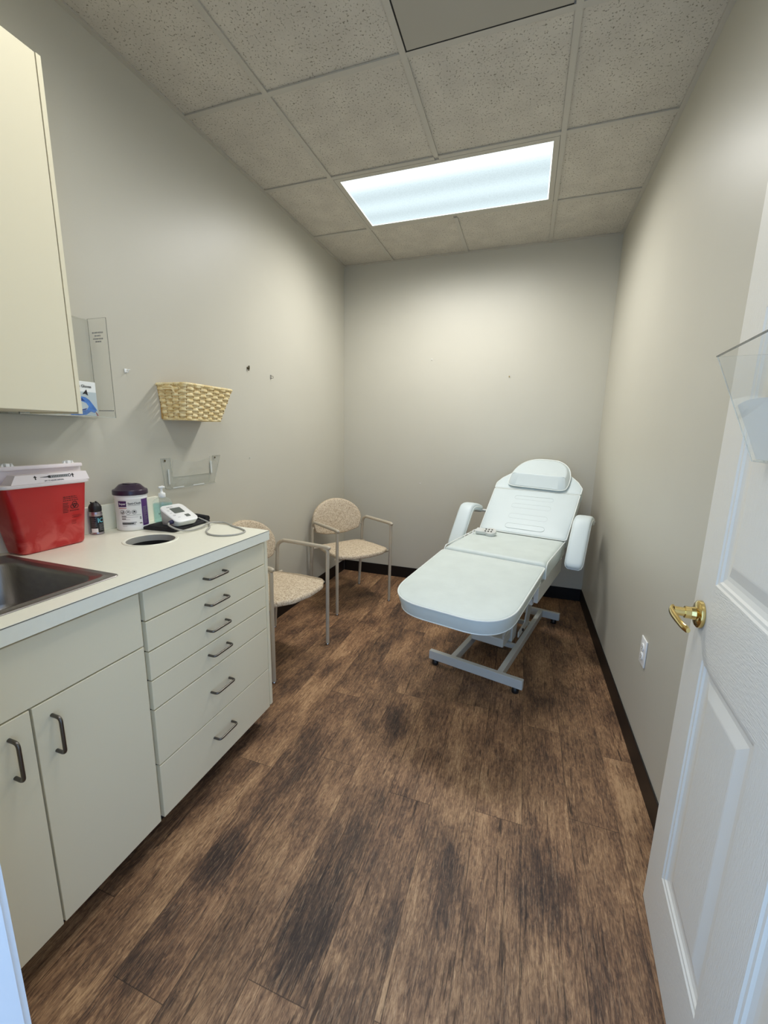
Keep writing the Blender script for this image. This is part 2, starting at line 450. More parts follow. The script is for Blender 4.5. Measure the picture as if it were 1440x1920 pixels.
def inset2d(out, d):
    """draw a closed outline in (or out) by about d on every side"""
    X = [p[0] for p in out]; Y = [p[1] for p in out]
    cx, cy = (min(X) + max(X)) / 2, (min(Y) + max(Y)) / 2; hx_, hy_ = (max(X) - min(X)) / 2, (max(Y) - min(Y)) / 2
    if d > 0: return [(cx + (x - cx) * max(.05, 1 - d / hx_), cy + (y - cy) * max(.05, 1 - d / hy_)) for x, y in out]
    n = len(out); res = []
    area = sum(out[i][0] * out[(i + 1) % n][1] - out[(i + 1) % n][0] * out[i][1] for i in range(n))
    sg = 1 if area > 0 else -1
    for i in range(n):
        a = Vector(out[i - 1]).to_2d(); b = Vector(out[i]).to_2d(); c = Vector(out[(i + 1) % n]).to_2d()
        t = (c - a)
        if t.length < 1e-9: t = Vector((1, 0))
        t.normalize(); nrm = Vector((-t.y, t.x)) * sg
        res.append((b.x + nrm.x * d, b.y + nrm.y * d))
    return res

def cushion(bm, outline, thick, r=0.022, dome=0.006, mtx=None, bottom_in=0.0, seg=4, mi=0):
    """upholstered slab: outline in x,y; top at z=0; soft upper and lower edges and a slightly domed top"""
    loops = []
    for k in range(seg + 1):
        t = k / seg * pi / 2
        loops.append((inset2d(outline, r * (1 - sin(t)) * .6 + bottom_in), -thick + r * (1 - cos(t)) * .6))
    for k in range(seg + 1):
        t = k / seg * pi / 2
        loops.append((inset2d(outline, r * (1 - cos(t))), -r + r * sin(t)))
    for d, z in ((r + .02, dome * .45), (r + .05, dome * .8), (r + .085, dome)):
        loops.append((inset2d(outline, d), z))
    vs = [[bm.verts.new((mtx or Matrix()) @ Vector((x, y, z))) for x, y in lp] for lp, z in loops]
    n = len(outline)
    for A, B in zip(vs, vs[1:]):
        for i in range(n):
            f = bm.faces.new((A[i], A[(i + 1) % n], B[(i + 1) % n], B[i])); f.material_index = mi
    bm.faces.new(vs[0][::-1]).material_index = mi
    bm.faces.new(vs[-1]).material_index = mi

def edge_loop(outline, z, inset=0.0, mtx=None):
    return [(mtx or Matrix()) @ Vector((x, y, z)) for x, y in (inset2d(outline, inset) if inset else outline)]

def text_geo(body, size, align='CENTER', bold=.022):
    cu = bpy.data.curves.new('lettering_curve', 'FONT'); cu.body = body; cu.size = size
    cu.offset = size * bold; cu.align_x = align; cu.align_y = 'CENTER'; cu.resolution_u = 3
    ob = bpy.data.objects.new('lettering_tmp', cu); COL.objects.link(ob)
    dg = bpy.context.evaluated_depsgraph_get()
    me = bpy.data.meshes.new_from_object(ob.evaluated_get(dg))
    vs = [v.co.copy() for v in me.vertices]; fs = [list(p.vertices) for p in me.polygons]
    bpy.data.objects.remove(ob); bpy.data.curves.remove(cu); bpy.data.meshes.remove(me)
    return vs, fs

def put_text(bm, body, size, fn, align='CENTER', mi=0, xs=1.0):
    """lettering laid on a surface: fn maps flat (x, y) to a 3-D point"""
    vs, fs = text_geo(body, size, align)
    nv = [bm.verts.new(fn(v.x * xs, v.y)) for v in vs]
    for f in fs:
        try: bm.faces.new([nv[i] for i in f]).material_index = mi
        except ValueError: pass

def patch(bm, x0, x1, y0, y1, fn, nx=1, ny=1, mi=0):
    g = [[bm.verts.new(fn(x0 + (x1 - x0) * i / nx, y0 + (y1 - y0) * j / ny)) for i in range(nx + 1)] for j in range(ny + 1)]
    for j in range(ny):
        for i in range(nx):
            bm.faces.new((g[j][i], g[j][i + 1], g[j + 1][i + 1], g[j + 1][i])).material_index = mi

def ring2d(bm, cx, cy, r0, r1, fn, seg=20, a0=0, a1=2 * pi, mi=0):
    for k in range(seg):
        t0 = a0 + (a1 - a0) * k / seg; t1 = a0 + (a1 - a0) * (k + 1) / seg
        q = [bm.verts.new(fn(cx + r * cos(t), cy + r * sin(t))) for r, t in ((r0, t0), (r1, t0), (r1, t1), (r0, t1))]
        bm.faces.new(q).material_index = mi

def poly2d(bm, pts, fn, mi=0):
    bm.faces.new([bm.verts.new(fn(x, y)) for x, y in pts]).material_index = mi

# ------------------------------------------------------------------ the room
T = 0.6096
bm = new_bm(); box(bm, (-0.12, -0.6, -0.08), (W + 0.12, YB + 0.12, 0.0)); struct('floor', bm, 'floor')
bm = new_bm(); box(bm, (-0.12, -0.05, 0), (0, YB + 0.12, H + 0.06)); struct('wall_left', bm, 'wall')
bm = new_bm(); box(bm, (W, -0.05, 0), (W + 0.12, YB + 0.12, H + 0.06)); struct('wall_right', bm, 'wall')
bm = new_bm(); box(bm, (0, YB, 0), (W, YB + 0.12, H + 0.06)); struct('wall_back', bm, 'wall')
DX0, DX1, DH = 1.055, 2.005, 2.06        # doorway
bm = new_bm()
box(bm, (0, YF - .115, 0), (DX0, YF, H + .06)); box(bm, (DX1, YF - .115, 0), (W, YF, H + .06)); box(bm, (DX0, YF - .115, DH), (DX1, YF, H + .06))
struct('wall_front', bm, 'wall')
# door jamb lining
bm = new_bm()
box(bm, (DX0, YF - .12, 0), (DX0 + .018, YF + .003, DH)); box(bm, (DX1 - .018, YF - .12, 0), (DX1, YF + .003, DH)); box(bm, (DX0, YF - .12, DH - .018), (DX1, YF + .003, DH))
box(bm, (DX0 - .055, YF, 0), (DX0 + .012, YF + .012, DH + .05)); box(bm, (DX1 - .012, YF, 0), (DX1 + .055, YF + .012, DH + .05)); box(bm, (DX0 - .055, YF, DH - .012), (DX1 + .055, YF + .012, DH + .05))
struct('trim_1', bm, 'casing')
# ceiling: tiles lie 8 mm above the face of the grid
bm = new_bm(); box(bm, (-.02, YF - .1, H + .008), (W + .02, YB + .02, H + .06)); struct('ceiling', bm, 'tile')
XC = [0.4488, 1.0584, 1.668]
YR = [2.98, 2.3704, 1.7608, 1.1512, 0.5416]
bm = new_bm(); hw = 0.012
for x in XC:
    if x == XC[1]: box(bm, (x - hw, YF, H), (x + hw, YR[4] - hw, H + .007)); box(bm, (x - hw, YR[3] + hw, H), (x + hw, YR[1] - hw, H + .007)); box(bm, (x - hw, YR[0] + hw, H), (x + hw, YB, H + .007))
    else: box(bm, (x - hw, YF, H), (x + hw, YB, H + .007))
for y in YR:
    xs = [0] + XC + [W]
    for a, b_ in zip(xs, xs[1:]):
        box(bm, (a + (hw if a else 0), y - hw, H + .0006), (b_ - (hw if b_ < W else 0), y + hw, H + .007))
y = None
# the tee across the middle of the rear row
struct('trim_2', bm, 'tgrid')
bm = new_bm()
box(bm, (0, YF, H - .0005), (.02, YB, H + .007)); box(bm, (W - .02, YF, H - .0005), (W, YB, H + .007)); box(bm, (.02, YB - .02, H - .0005), (W - .02, YB, H + .007))
struct('trim_3', bm, 'tgrid')
# smooth panel laid in the grid near the door
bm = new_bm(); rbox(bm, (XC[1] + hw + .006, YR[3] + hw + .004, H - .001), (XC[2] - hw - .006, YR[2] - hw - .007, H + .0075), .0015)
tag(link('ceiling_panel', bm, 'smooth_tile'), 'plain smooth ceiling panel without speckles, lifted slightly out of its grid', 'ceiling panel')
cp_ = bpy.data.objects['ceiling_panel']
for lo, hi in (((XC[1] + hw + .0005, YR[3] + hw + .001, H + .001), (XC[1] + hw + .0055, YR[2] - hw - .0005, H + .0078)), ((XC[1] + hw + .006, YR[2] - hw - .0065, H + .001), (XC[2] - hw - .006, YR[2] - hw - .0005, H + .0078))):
    bm = new_bm(); box(bm, lo, hi); link('edge_shade_strip', bm, 'hole_dark', cp_)  # dark strips imitate the shade in the gap along the panel's edges
# rubber base
def basestrip(name, lo, hi): 
    bm = new_bm(); rbox(bm, lo, hi, .0025, 2); struct(name, bm, 'base_rubber')
basestrip('baseboard_back', (0.006, YB - .006, 0), (W - .006, YB, .104))
basestrip('baseboard_right', (W - .006, YF, 0), (W, YB, .104))
basestrip('baseboard_left', (0, 1.445, 0), (.006, YB - .006, .104))

# ------------------------------------------------------------------ ceiling light
lx0, lx1, ly0, ly1 = XC[0] + hw + .002, XC[2] - hw - .002, YR[1] + hw + .002, YR[0] - hw - .002
lt = thing('ceiling_light', 'long lit fluorescent ceiling light with prismatic lens', 'ceiling light', ((lx0 + lx1) / 2, (ly0 + ly1) / 2, H))
hx, hy = (lx1 - lx0) / 2, (ly1 - ly0) / 2
bm = new_bm(); fw = .028
for lo, hi in (((-hx, -hy), (hx, -hy + fw)), ((-hx, hy - fw), (hx, hy)), ((-hx, -hy + fw), (-hx + fw, hy - fw)), ((hx - fw, -hy + fw), (hx, hy - fw))):
    box(bm, (lo[0], lo[1], .0), (hi[0], hi[1], .009))
link('frame', bm, 'tgrid', lt)
bm = new_bm(); box(bm, (-hx + fw, -hy + fw, .003), (hx - fw, hy - fw, .0065)); link('lens', bm, 'lens', lt)
bm = new_bm(); e = .006
ax, ay = hx - fw, hy - fw
for lo, hi in (((-ax, -ay), (ax, -ay + e)), ((-ax, ay - e), (ax, ay)), ((-ax, -ay + e), (-ax + e, ay - e)), ((ax - e, -ay + e), (ax, ay - e))):
    box(bm, (lo[0], lo[1], .0022), (hi[0], hi[1], .0031))
link('lens_rim', bm, 'lens_rim', lt)

lt2 = lt.copy(); COL.objects.link(lt2); lt2.location = ((lx0 + lx1) / 2, (YR[3] + YR[4]) / 2, H)
lt2['label'] = 'second ceiling light over the doorway end of the room'
for ch_ in list(lt.children):
    c_ = ch_.copy(); COL.objects.link(c_); c_.parent = lt2
# ------------------------------------------------------------------ base cabinets
CF = 0.600                                # face of doors and drawers
def wire_pull(bm, p0, p1, out, r=.0042):
    p0, p1, out = Vector(p0), Vector(p1), Vector(out)
    tube(bm, fillet([p0, p0 + out, p1 + out, p1], .012, 5), r, 10)
def slab(bm, y0, y1, z0, z1, x0=CF - .018, x1=CF): rbox(bm, (x0, y0, z0), (x1, y1, z1), .0015, 2)

def carcass(name_parent, y0, y1, ztop=.884):
    bm = new_bm()
    for a, b_ in ((y0, y0 + .018), (y1 - .018, y1)): box(bm, (.02, a, .095), (CF - .021, b_, ztop))
    box(bm, (.02, y0 + .018, .095), (CF - .021, y1 - .018, .113)); box(bm, (.02, y0 + .018, .113), (.03, y1 - .018, ztop))
    box(bm, (CF - .04, y0 + .018, ztop - .05), (CF - .021, y1 - .018, ztop))
    link('body', bm, 'cabinet', name_parent)
    bm = new_bm(); box(bm, (.02, y0, 0), (CF - .085, y1, .0945)); link('toe_kick', bm, 'toekick', name_parent)

sb = thing('base_cabinet', 'cream two-door base cabinet under the steel sink', 'cabinet')
carcass(sb, .222, .816)
bm = new_bm(); slab(bm, .224, .814, .7135, .8765); link('false_front', bm, 'cabinet', sb)
for (a, b_, hy_) in ((.224, .5165, .472), (.5215, .814, .5585)):
    bm = new_bm(); slab(bm, a, b_, .0985, .7095); d = link('door', bm, 'cabinet', sb)
    bm = new_bm(); wire_pull(bm, (CF - .001, hy_, .572), (CF - .001, hy_, .668), (.031, 0, 0)); link('handle', bm, 'nickel', d, smooth=True)

db = thing('drawer_cabinet', 'cream six-drawer base cabinet beside the patterned chairs', 'cabinet')
carcass(db, .820, 1.441)
bm = new_bm(); rbox(bm, (.02, 1.4235, .0985), (CF - .004, 1.4405, .884), .001, 1); rbox(bm, (CF - .02, 1.4155, .0985), (CF - .008, 1.423, .884), .001, 1)
link('end_panel', bm, 'cabinet', db)
bm = new_bm()
for z_ in (.7825, .6845, .5885, .4885, .292): box(bm, (CF - .0205, .828, z_ - .004), (CF - .0183, 1.4115, z_ + .004))
link('gap_shade', bm, 'hole_dark', db)  # dark strips stand in for the shade inside the drawer gaps
zs = [(.7845, .8765), (.6865, .7805), (.5905, .6825), (.4905, .5865), (.2940, .4865), (.0985, .2900)]
hz = [.836, .740, .6425, .5475, .400, .2095]
for (a, b_), z in zip(zs, hz):
    bm = new_bm(); slab(bm, .8275, 1.412, a, b_); d = link('drawer', bm, 'cabinet', db)
    bm = new_bm(); wire_pull(bm, (CF - .001, 1.062, z), (CF - .001, 1.158, z), (.03, 0, 0)); link('handle', bm, 'nickel', d, smooth=True)

# counter with cut-outs
CT = .929
ct = thing('countertop', 'cream laminate countertop running along the left wall', 'countertop')
bm = new_bm()
oc = [(.003, YF + .01), (.62, YF + .01), (.62, 1.4245), (.55, 1.4295), (.003, 1.4475)]
prism(bm, oc, CT - .04, CT)
tmp = link('countertop_tmp', bm, 'counter')
def cutter(outline):
    b2 = new_bm(); prism(b2, outline, CT - .1, CT + .1); o = link('cut_tmp', b2, 'counter'); return o
HC = (.308, 1.122); HR = .0845
c1 = cutter(round_outline([(.075, .262), (.535, .262), (.535, .786), (.075, .786)], .03, 5))
c2 = cutter([(HC[0] + (HR - .0005) * cos(2 * pi * k / 48), HC[1] + (HR - .0005) * sin(2 * pi * k / 48)) for k in range(48)])
for c_ in (c1, c2):
    md = tmp.modifiers.new('cut', 'BOOLEAN'); md.operation = 'DIFFERENCE'; md.object = c_; md.solver = 'EXACT'
dg = bpy.context.evaluated_depsgraph_get(); dg.update()
me = bpy.data.meshes.new_from_object(tmp.evaluated_get(dg)); me.name = 'worktop'
for o_ in (tmp, c1, c2): bpy.data.objects.remove(o_)
o_ = bpy.data.objects.new('worktop', me); COL.objects.link(o_); o_.parent = ct
bm = new_bm(); rbox(bm, (.001, YF + .01, CT), (.019, 1.432, 1.033), .0015, 2); link('backsplash', bm, 'counter', ct)
bm = new_bm(); box(bm, (.6195, YF + .01, CT - .0028), (.6204, 1.4245, CT - .0012)); link('edge_seam', bm, 'seam', ct)

# round waste chute grommet
bm = new_bm()
lathe(bm, [(HR - .005, -.022), (HR - .0028, .0006), (HR + .001, .0028), (HR + .0075, .0024), (HR + .0095, .0002), (HR - .0008, .0002), (HR - .0012, -.002), (HR - .0012, -.022), (HR - .0012, -.15), (HR - .004, -.15), (HR - .005, -.022)], (HC[0], HC[1], CT), 56, mi=[1, 0, 0, 0, 0, 1, 1, 2, 2, 2], caps=False)  # lower sleeve coloured black in place of the shade down the hole
tag(link('waste_chute_ring', bm, ['counter', 'chute', 'hole_dark'], smooth=True), 'round cream waste hole ring set in the countertop', 'waste hole')
# sink
def rr(x0, x1, y0, y1, r, n=8): 
    pts = []
    for cx, cy, a in ((x1 - r, y1 - r, 0), (x0 + r, y1 - r, pi / 2), (x0 + r, y0 + r, pi), (x1 - r, y0 + r, 1.5 * pi)):
        for k in range(n + 1): pts.append((cx + r * cos(a + pi / 2 * k / n), cy + r * sin(a + pi / 2 * k / n)))
    return pts
sk = thing('sink', 'rectangular stainless steel sink set in the countertop', 'sink')
bm = new_bm()
ox0, ox1, oy0, oy1 = .056, .553, .243, .803
L_ = [(rr(ox0, ox1, oy0, oy1, .016), CT + .0004), (rr(ox0 + .001, ox1 - .001, oy0 + .001, oy1 - .001, .016), CT + .0026), (rr(ox0 + .004, ox1 - .004, oy0 + .004, oy1 - .004, .016), CT + .0032),
      (rr(ox0 + .017, ox1 - .017, oy0 + .017, oy1 - .017, .022), CT + .0030), (rr(ox0 + .020, ox1 - .020, oy0 + .020, oy1 - .020, .024), CT + .0052), (rr(ox0 + .025, ox1 - .025, oy0 + .025, oy1 - .025, .026), CT + .0050), (rr(ox0 + .029, ox1 - .029, oy0 + .029, oy1 - .029, .03), CT + .0022),
      (rr(.128, ox1 - .033, oy0 + .036, oy1 - .037, .05), CT + .0016), (rr(.131, ox1 - .036, oy0 + .039, oy1 - .040, .05), CT - .001), (rr(.134, ox1 - .039, oy0 + .042, oy1 - .043, .05), CT - .008), (rr(.144, ox1 - .049, oy0 + .052, oy1 - .053, .048), CT - .12),
      (rr(.150, ox1 - .055, oy0 + .058, oy1 - .059, .046), CT - .138), (rr(.166, ox1 - .071, oy0 + .074, oy1 - .075, .04), CT - .148), (rr(.30, .34, .50, .54, .018), CT - .152)]
vs = [[bm.verts.new((x, y, z)) for x, y in lp] for lp, z in L_]
n_ = len(L_[0][0])
for A, B in zip(vs, vs[1:]):
    for i in range(n_): bm.faces.new((A[i], A[(i + 1) % n_], B[(i + 1) % n_], B[i]))
bm.faces.new(vs[-1])
link('basin', bm, 'steel', sk, smooth=True, angle=60)
bm = new_bm(); lathe(bm, [(.0, .0), (.016, .0), (.036, .004), (.042, .004), (.043, .001)], (.32, .52, CT - .1515), 28, caps=False); link('drain', bm, 'chrome', sk, smooth=True)

# ------------------------------------------------------------------ wall cabinet
uc = thing('wall_cabinet', 'tall cream wall cabinet above the sink', 'cabinet')
UB, UT, UX, UE = 1.385, 2.3, .32, .917
bm = new_bm()
for a, b_ in ((.232, .25), (UE - .0120, UE)): box(bm, (.002, a, UB - .004), (UX - .004 if a > .5 else UX - .021, b_, UT + .004))
box(bm, (.002, .25, UB), (UX - .021, UE - .0135, UB + .018)); box(bm, (.002, .25, UT - .018), (UX - .021, UE - .0135, UT)); box(bm, (.002, .25, UB + .018), (.01, UE - .0135, UT - .018))
link('body', bm, 'cabinet', uc)
for a, b_ in ((.233, .564), (.568, .8995)):
    bm = new_bm(); slab(bm, a, b_, UB, UT, UX - .019, UX); d = link('door', bm, 'cabinet', uc)
bm = new_bm(); box(bm, (UX - .0205, .8996, UB), (UX - .0095, .9048, UT)); link('edge_gap', bm, 'seam', uc)

# ------------------------------------------------------------------ acrylic glove holder + glove box
def plate(bm, lo, hi):
    """acrylic sheet: broad faces clear, narrow faces the milky cut edge"""
    vs, fs = box(bm, lo, hi)
    areas = sorted([(f.calc_area(), f) for f in fs], key=lambda t: -t[0])
    for a, f in areas[2:]: f.material_index = 1
gh = thing('glove_box_holder', 'clear acrylic glove box holder hung on the wall behind the wall cabinet', 'holder')
GY0, GY1, GD = .87, 1.197, .10
bm = new_bm(); plate(bm, (.0015, GY0, 1.378), (.0045, GY1, 1.741)); link('back_plate', bm, ['acrylic', 'acrylic_edge'], gh)
for y in (GY0, GY1 - .003):
    bm = new_bm(); plate(bm, (.0045, y, 1.378), (GD, y + .003, 1.743)); link('side_plate', bm, ['acrylic', 'dark_edge'], gh)
bm = new_bm(); plate(bm, (.0045, GY0 + .003, 1.378), (GD, GY1 - .003, 1.381)); link('shelf', bm, ['acrylic', 'acrylic_edge'], gh)
bm = new_bm(); plate(bm, (GD - .003, GY0 + .003, 1.381), (GD, GY1 - .003, 1.402)); link('front_lip', bm, ['acrylic', 'acrylic_edge'], gh)
bm = new_bm()   # small print on the side plate, too small to read
for i, (zz, w_) in enumerate(((1.693, .060), (1.682, .036), (1.671, .055), (1.661, .034))):
    x = .05 - w_ / 2
    while x < .05 + w_ / 2 - .004:
        d_ = random.uniform(.004, .011); box(bm, (x, GY1, zz - .0026), (min(x + d_, .05 + w_ / 2), GY1 + .0004, zz + .0026)); x += d_ + .0022
link('lettering', bm, 'gray_ink', gh)
bm = new_bm()
for x in range(11): box(bm, (.012 + x * .0075, GY1, 1.4035), (.017 + x * .0075, GY1 + .0004, 1.4085))
link('lettering', bm, 'gray_ink', gh)

gb = thing('glove_box', 'white and blue cardboard box of gloves in the acrylic holder', 'glove box')
gx = .094
bm = new_bm(); rbox(bm, (.008, .892, 1.3815), (gx, 1.132, 1.503), .0015, 2); link('carton', bm, 'paper', gb)
fG = lambda x, y: Vector((gx + .0005, 1.132 + x, 1.3815 + y))      # x runs back from the box's far end
bm = new_bm(); patch(bm, -.238, -.001, .002, .085, fG); link('print_panel', bm, 'gloves_paper', gb)
f2 = lambda x, y: Vector((gx + .0008, 1.132 + x, 1.3815 + y))
f3 = lambda x, y: Vector((gx + .0011, 1.132 + x, 1.3815 + y))
bm = new_bm()
poly2d(bm, [(-.075, .048), (-.07, .062), (-.055, .068), (-.042, .066), (-.028, .056), (-.012, .034), (-.004, .022), (-.014, .012), (-.028, .016), (-.045, .004), (-.075, .001), (-.1, .001), (-.1, .008), (-.07, .014), (-.042, .022), (-.034, .034), (-.042, .046), (-.06, .052), (-.068, .046)], f2)
link('printed_glove', bm, 'glove_blue', gb)
bm = new_bm(); poly2d(bm, [(-.075, .048), (-.07, .060), (-.055, .062), (-.045, .052), (-.055, .053)], f3); poly2d(bm, [(-.08, .012), (-.045, .022), (-.04, .028), (-.06, .022), (-.08, .018)], f3); link('glove_shadow', bm, 'glove_dark', gb)
bm = new_bm(); poly2d(bm, [(-.012, .018), (-.004, .010), (-.001, .002), (-.004, .001), (-.008, .006)], f3); link('printed_wrist', bm, 'skin_print', gb)
bm = new_bm(); poly2d(bm, [(-.052, .076), (-.036, .094), (-.032, .072), (-.042, .078)], f3); put_text(bm, 'Exam Gloves', .0130, lambda x, y: f3(x - .017, y + .104), 'RIGHT'); link('lettering', bm, 'black_ink', gb)

# ------------------------------------------------------------------ straw wall basket
wb = thing('wall_basket', 'woven straw basket hung on the left wall', 'basket', (.002, 0, 0))
def bask(u, v):  # u round the three free sides 0..1 (left, front, right), v up 0..1 ; returns point and outward normal
    y0 = 1.512 + (1.487 - 1.512) * v; y1 = 1.752 + (1.800 - 1.752) * v; xd = .128 + (.168 - .128) * v; z = 1.385 + .155 * v
    r = .018; Lr = [xd - r, pi / 2 * r, (y1 - y0) - 2 * r, pi / 2 * r, xd - r]; tot = sum(Lr); d = u * tot
    if d < Lr[0]: return Vector((d, y0, z)), Vector((0, -1, 0))
    d -= Lr[0]
    if d < Lr[1]:
        a = d / r; return Vector((xd - r + r * sin(a), y0 + r - r * cos(a), z)), Vector((sin(a), -cos(a), 0))
    d -= Lr[1]
    if d < Lr[2]: return Vector((xd, y0 + r + d, z)), Vector((1, 0, 0))
    d -= Lr[2]
    if d < Lr[3]:
        a = d / r; return Vector((xd - r + r * cos(a), y1 - r + r * sin(a), z)), Vector((cos(a), sin(a), 0))
    d -= Lr[3]; return Vector((xd - r - d, y1, z)), Vector((0, 1, 0))
bm = new_bm()
NS, NR = 15, 12
for j in range(NR):                       # strands weave in and out of the stakes
    v = (j + .5) / NR
    pts = []; nn = NS * 5
    rows = []
    for i in range(nn + 1):
        u = i / nn; p, n = bask(u, v)
        ph = pi * (u * NS + (j % 2)); off = .0042 * sin(ph)
        tw = .0012 * sin(ph * 2 + 1.3 * j)
        p = p + n * off + Vector((0, 0, tw))
        hgt = .155 / NR * .60 * (0.78 + .22 * abs(sin(ph))) ; th = .0016
        up = Vector((0, 0, 1))
        rows.append([bm.verts.new(p + up * hgt * a + n * th * b_) for a, b_ in ((-1, 0), (-.6, 1), (.6, 1), (1, 0), (.6, -1), (-.6, -1))])
    for A, B in zip(rows, rows[1:]):
        for k in range(6): bm.faces.new((A[k], A[(k + 1) % 6], B[(k + 1) % 6], B[k]))
link('weave', bm, 'straw', wb, smooth=True, angle=None)
bm = new_bm()
for i in range(NS + 1):
    u = min(max(i / NS, .004), .996); a, n = bask(u, .0); b_, n2 = bask(u, 1.0); tube(bm, [a, b_], .0021, 6)
link('stakes', bm, 'straw_dark', wb, smooth=True)
bm = new_bm()
for v, r in ((1.0, .0055), (.0, .0045)):
    pts = [bask(i / 60, v)[0] for i in range(61)]
    tube(bm, pts, r, 8)
for k in range(46):
    p, n = bask(k / 46, 1.0); q, _ = bask((k + .7) / 46 if k < 45 else .999, 1.0)
    tube(bm, [p + n * .0055 + Vector((0, 0, -.005)), (p + q) / 2 + Vector((0, 0, .006)), q - n * .005 + Vector((0, 0, -.003))], .0016, 5)
link('rim', bm, 'straw', wb, smooth=True)
bm = new_bm(); box(bm, (.002, 1.514, 1.383), (.126, 1.750, 1.387)); box(bm, (.0, 1.500, 1.386), (.0025, 1.775, 1.54)); link('bottom', bm, 'straw_dark', wb)
bm = new_bm()
for r, zz in ((.0042, 1.528), (.0036, 1.519)):
    tube(bm, fillet([(.045, 1.488, zz - .016), (.045, 1.478, zz), (.098, 1.478, zz), (.098, 1.488, zz - .016)], .012, 5), r, 8)
for k in range(4): tube(bm, [(.118, 1.492 - .002 + .003 * k, 1.534 - .006 * k), (.135, 1.488 + .004 * k, 1.516 - .004 * k)], .0026, 6)
link('handle', bm, 'straw', wb, smooth=True)

# ------------------------------------------------------------------ acrylic leaflet rack on the wall
fh = thing('wall_leaflet_rack', 'empty clear acrylic leaflet rack with wavy front on the left wall', 'rack')
bm = new_bm()
def quadsheet(bm, pts, n, th):
    n = Vector(n).normalized() * th; A = [bm.verts.new(Vector(p)) for p in pts]; B = [bm.verts.new(Vector(p) + n) for p in pts]
    m_ = len(pts); bm.faces.new(A[::-1]); bm.faces.new(B)
    for i in range(m_): bm.faces.new((A[i], A[(i + 1) % m_], B[(i + 1) % m_], B[i])).material_index = 1
quadsheet(bm, [(.0003, 1.490, 1.058), (.0003, 1.815, 1.058), (.0003, 1.874, 1.203), (.0003, 1.815, 1.203), (.0003, 1.80, 1.11), (.0003, 1.535, 1.11), (.0003, 1.53, 1.203), (.0003, 1.476, 1.203)], (1, 0, 0), .0042)
link('back_plate', bm, ['acrylic', 'acrylic_edge'], fh)
bm = new_bm()
wave = []
for k in range(17):
    t = k / 16; y = 1.497 + .243 * t
    wave.append((.050, y, 1.205 - .030 * sin(pi * min(1, t * 1.0)) * (0.4 + .6 * t) - .004 * (1 - t)))
quadsheet(bm, [(.034, 1.740, 1.066), (.034, 1.497, 1.066)] + wave, (1, 0, 0), .003)
link('front_plate', bm, ['acrylic', 'acrylic_edge'], fh)
bm = new_bm()
quadsheet(bm, [(.0045, 1.490, 1.0575), (.036, 1.490, 1.0575), (.036, 1.790, 1.0575), (.0045, 1.812, 1.0575)], (0, 0, 1), .003); link('base_plate', bm, ['acrylic', 'acrylic_edge'], fh)
bm = new_bm()   # bright bonded strips
for a, b_ in (((.037, 1.50, 1.062), (.0405, 1.565, 1.067)), ((.037, 1.625, 1.062), (.0405, 1.70, 1.067)), ((.0046, 1.508, 1.078), (.0065, 1.517, 1.15)), ((.0046, 1.79, 1.11), (.0065, 1.802, 1.175))):
    bm = new_bm(); box(bm, a, b_); link('bonded_strip', bm, 'offwhite', fh)
for y, z in ((1.496, 1.192), (1.829, 1.192)):
    bm = new_bm(); lathe(bm, [(.0, .0028), (.003, .0026), (.0052, .0008), (.0052, 0)], (0, 0, 0), 14, caps=False)
    bmesh.ops.rotate(bm, verts=bm.verts, cent=(0, 0, 0), matrix=Matrix.Rotation(pi / 2, 3, 'Y')); bmesh.ops.translate(bm, verts=bm.verts, vec=(.0046, y, z))
    link('screw', bm, 'screw', fh, smooth=True)

# ------------------------------------------------------------------ hooks and nails left in the walls
def nail(name, loc, axis, label, m, r=.0045, L=.010, bent=False):
    bm = new_bm(); a = Vector(axis); p = Vector(loc)
    tube(bm, [p, p + a * L], r * .45, 8); tube(bm, [p + a * L, p + a * (L + .002)], r, 10)
    if bent: tube(bm, [p + a * L, p + a * (L + .004) + Vector((0, .006, -.012)), p + a * (L + .010) + Vector((0, .008, -.016))], r * .5, 6)
    tag(link(name, bm, m, smooth=True), label, 'nail')
bm = new_bm()
rbox(bm, (.0005, -.006, -.006), (.004, .006, .010), .001); tube(bm, fillet([(.003, 0, -.004), (.012, 0, -.006), (.018, .0, .004)], .006, 4), .0022, 8); tube(bm, [(.004, .004, .006), (.014, .012, .008)], .0018, 8)
tag(link('wall_hook', bm, 'white_plastic', loc=(0, 1.3386, 1.575), smooth=True), 'small white plastic hook on the wall left of the straw basket', 'hook')
bm = new_bm()
lathe(bm, [(.0, .008), (.003, .008), (.006, .003), (.008, .0005), (.008, 0)], (0, 0, 0), 12, caps=False)
bmesh.ops.rotate(bm, verts=bm.verts, cent=(0, 0, 0), matrix=Matrix.Rotation(pi / 2, 3, 'Y'))
tube(bm, [(.006, 0, .008), (.012, 0, .012), (.012, 0, .0), (.005, .003, -.014)], .0035, 8)
tag(link('picture_hook', bm, 'screw', loc=(.0005, 2.1534, 1.708), smooth=True), 'dark brass picture hook high on the left wall', 'hook')
bm = new_bm()
tube(bm, [(.0, 0, .012), (.004, 0, .012), (.004, 0, -.014)], .0016, 6); tube(bm, [(.0, 0, -.010), (.004, 0, -.010)], .0016, 6); tube(bm, [(.004, 0, .008), (.018, .006, .004), (.018, .006, -.006), (.004, .0, -.008)], .0014, 6)
tag(link('wall_wire_hook', bm, 'nickel', loc=(.0, 2.3875, 1.686), smooth=True), 'thin bent wire hook on the left wall nearest the corner', 'hook')
nail('wall_nail', (0, 2.1368, 1.1752), (1, 0, 0), 'tiny grey nail in the left wall beyond the leaflet rack', 'gray_metal', .0035, .004)
nail('wall_nail', (.8112, YB, 1.9573), (0, -1, 0), 'tiny pale nail high on the left of the back wall', 'white_plastic', .004, .006)
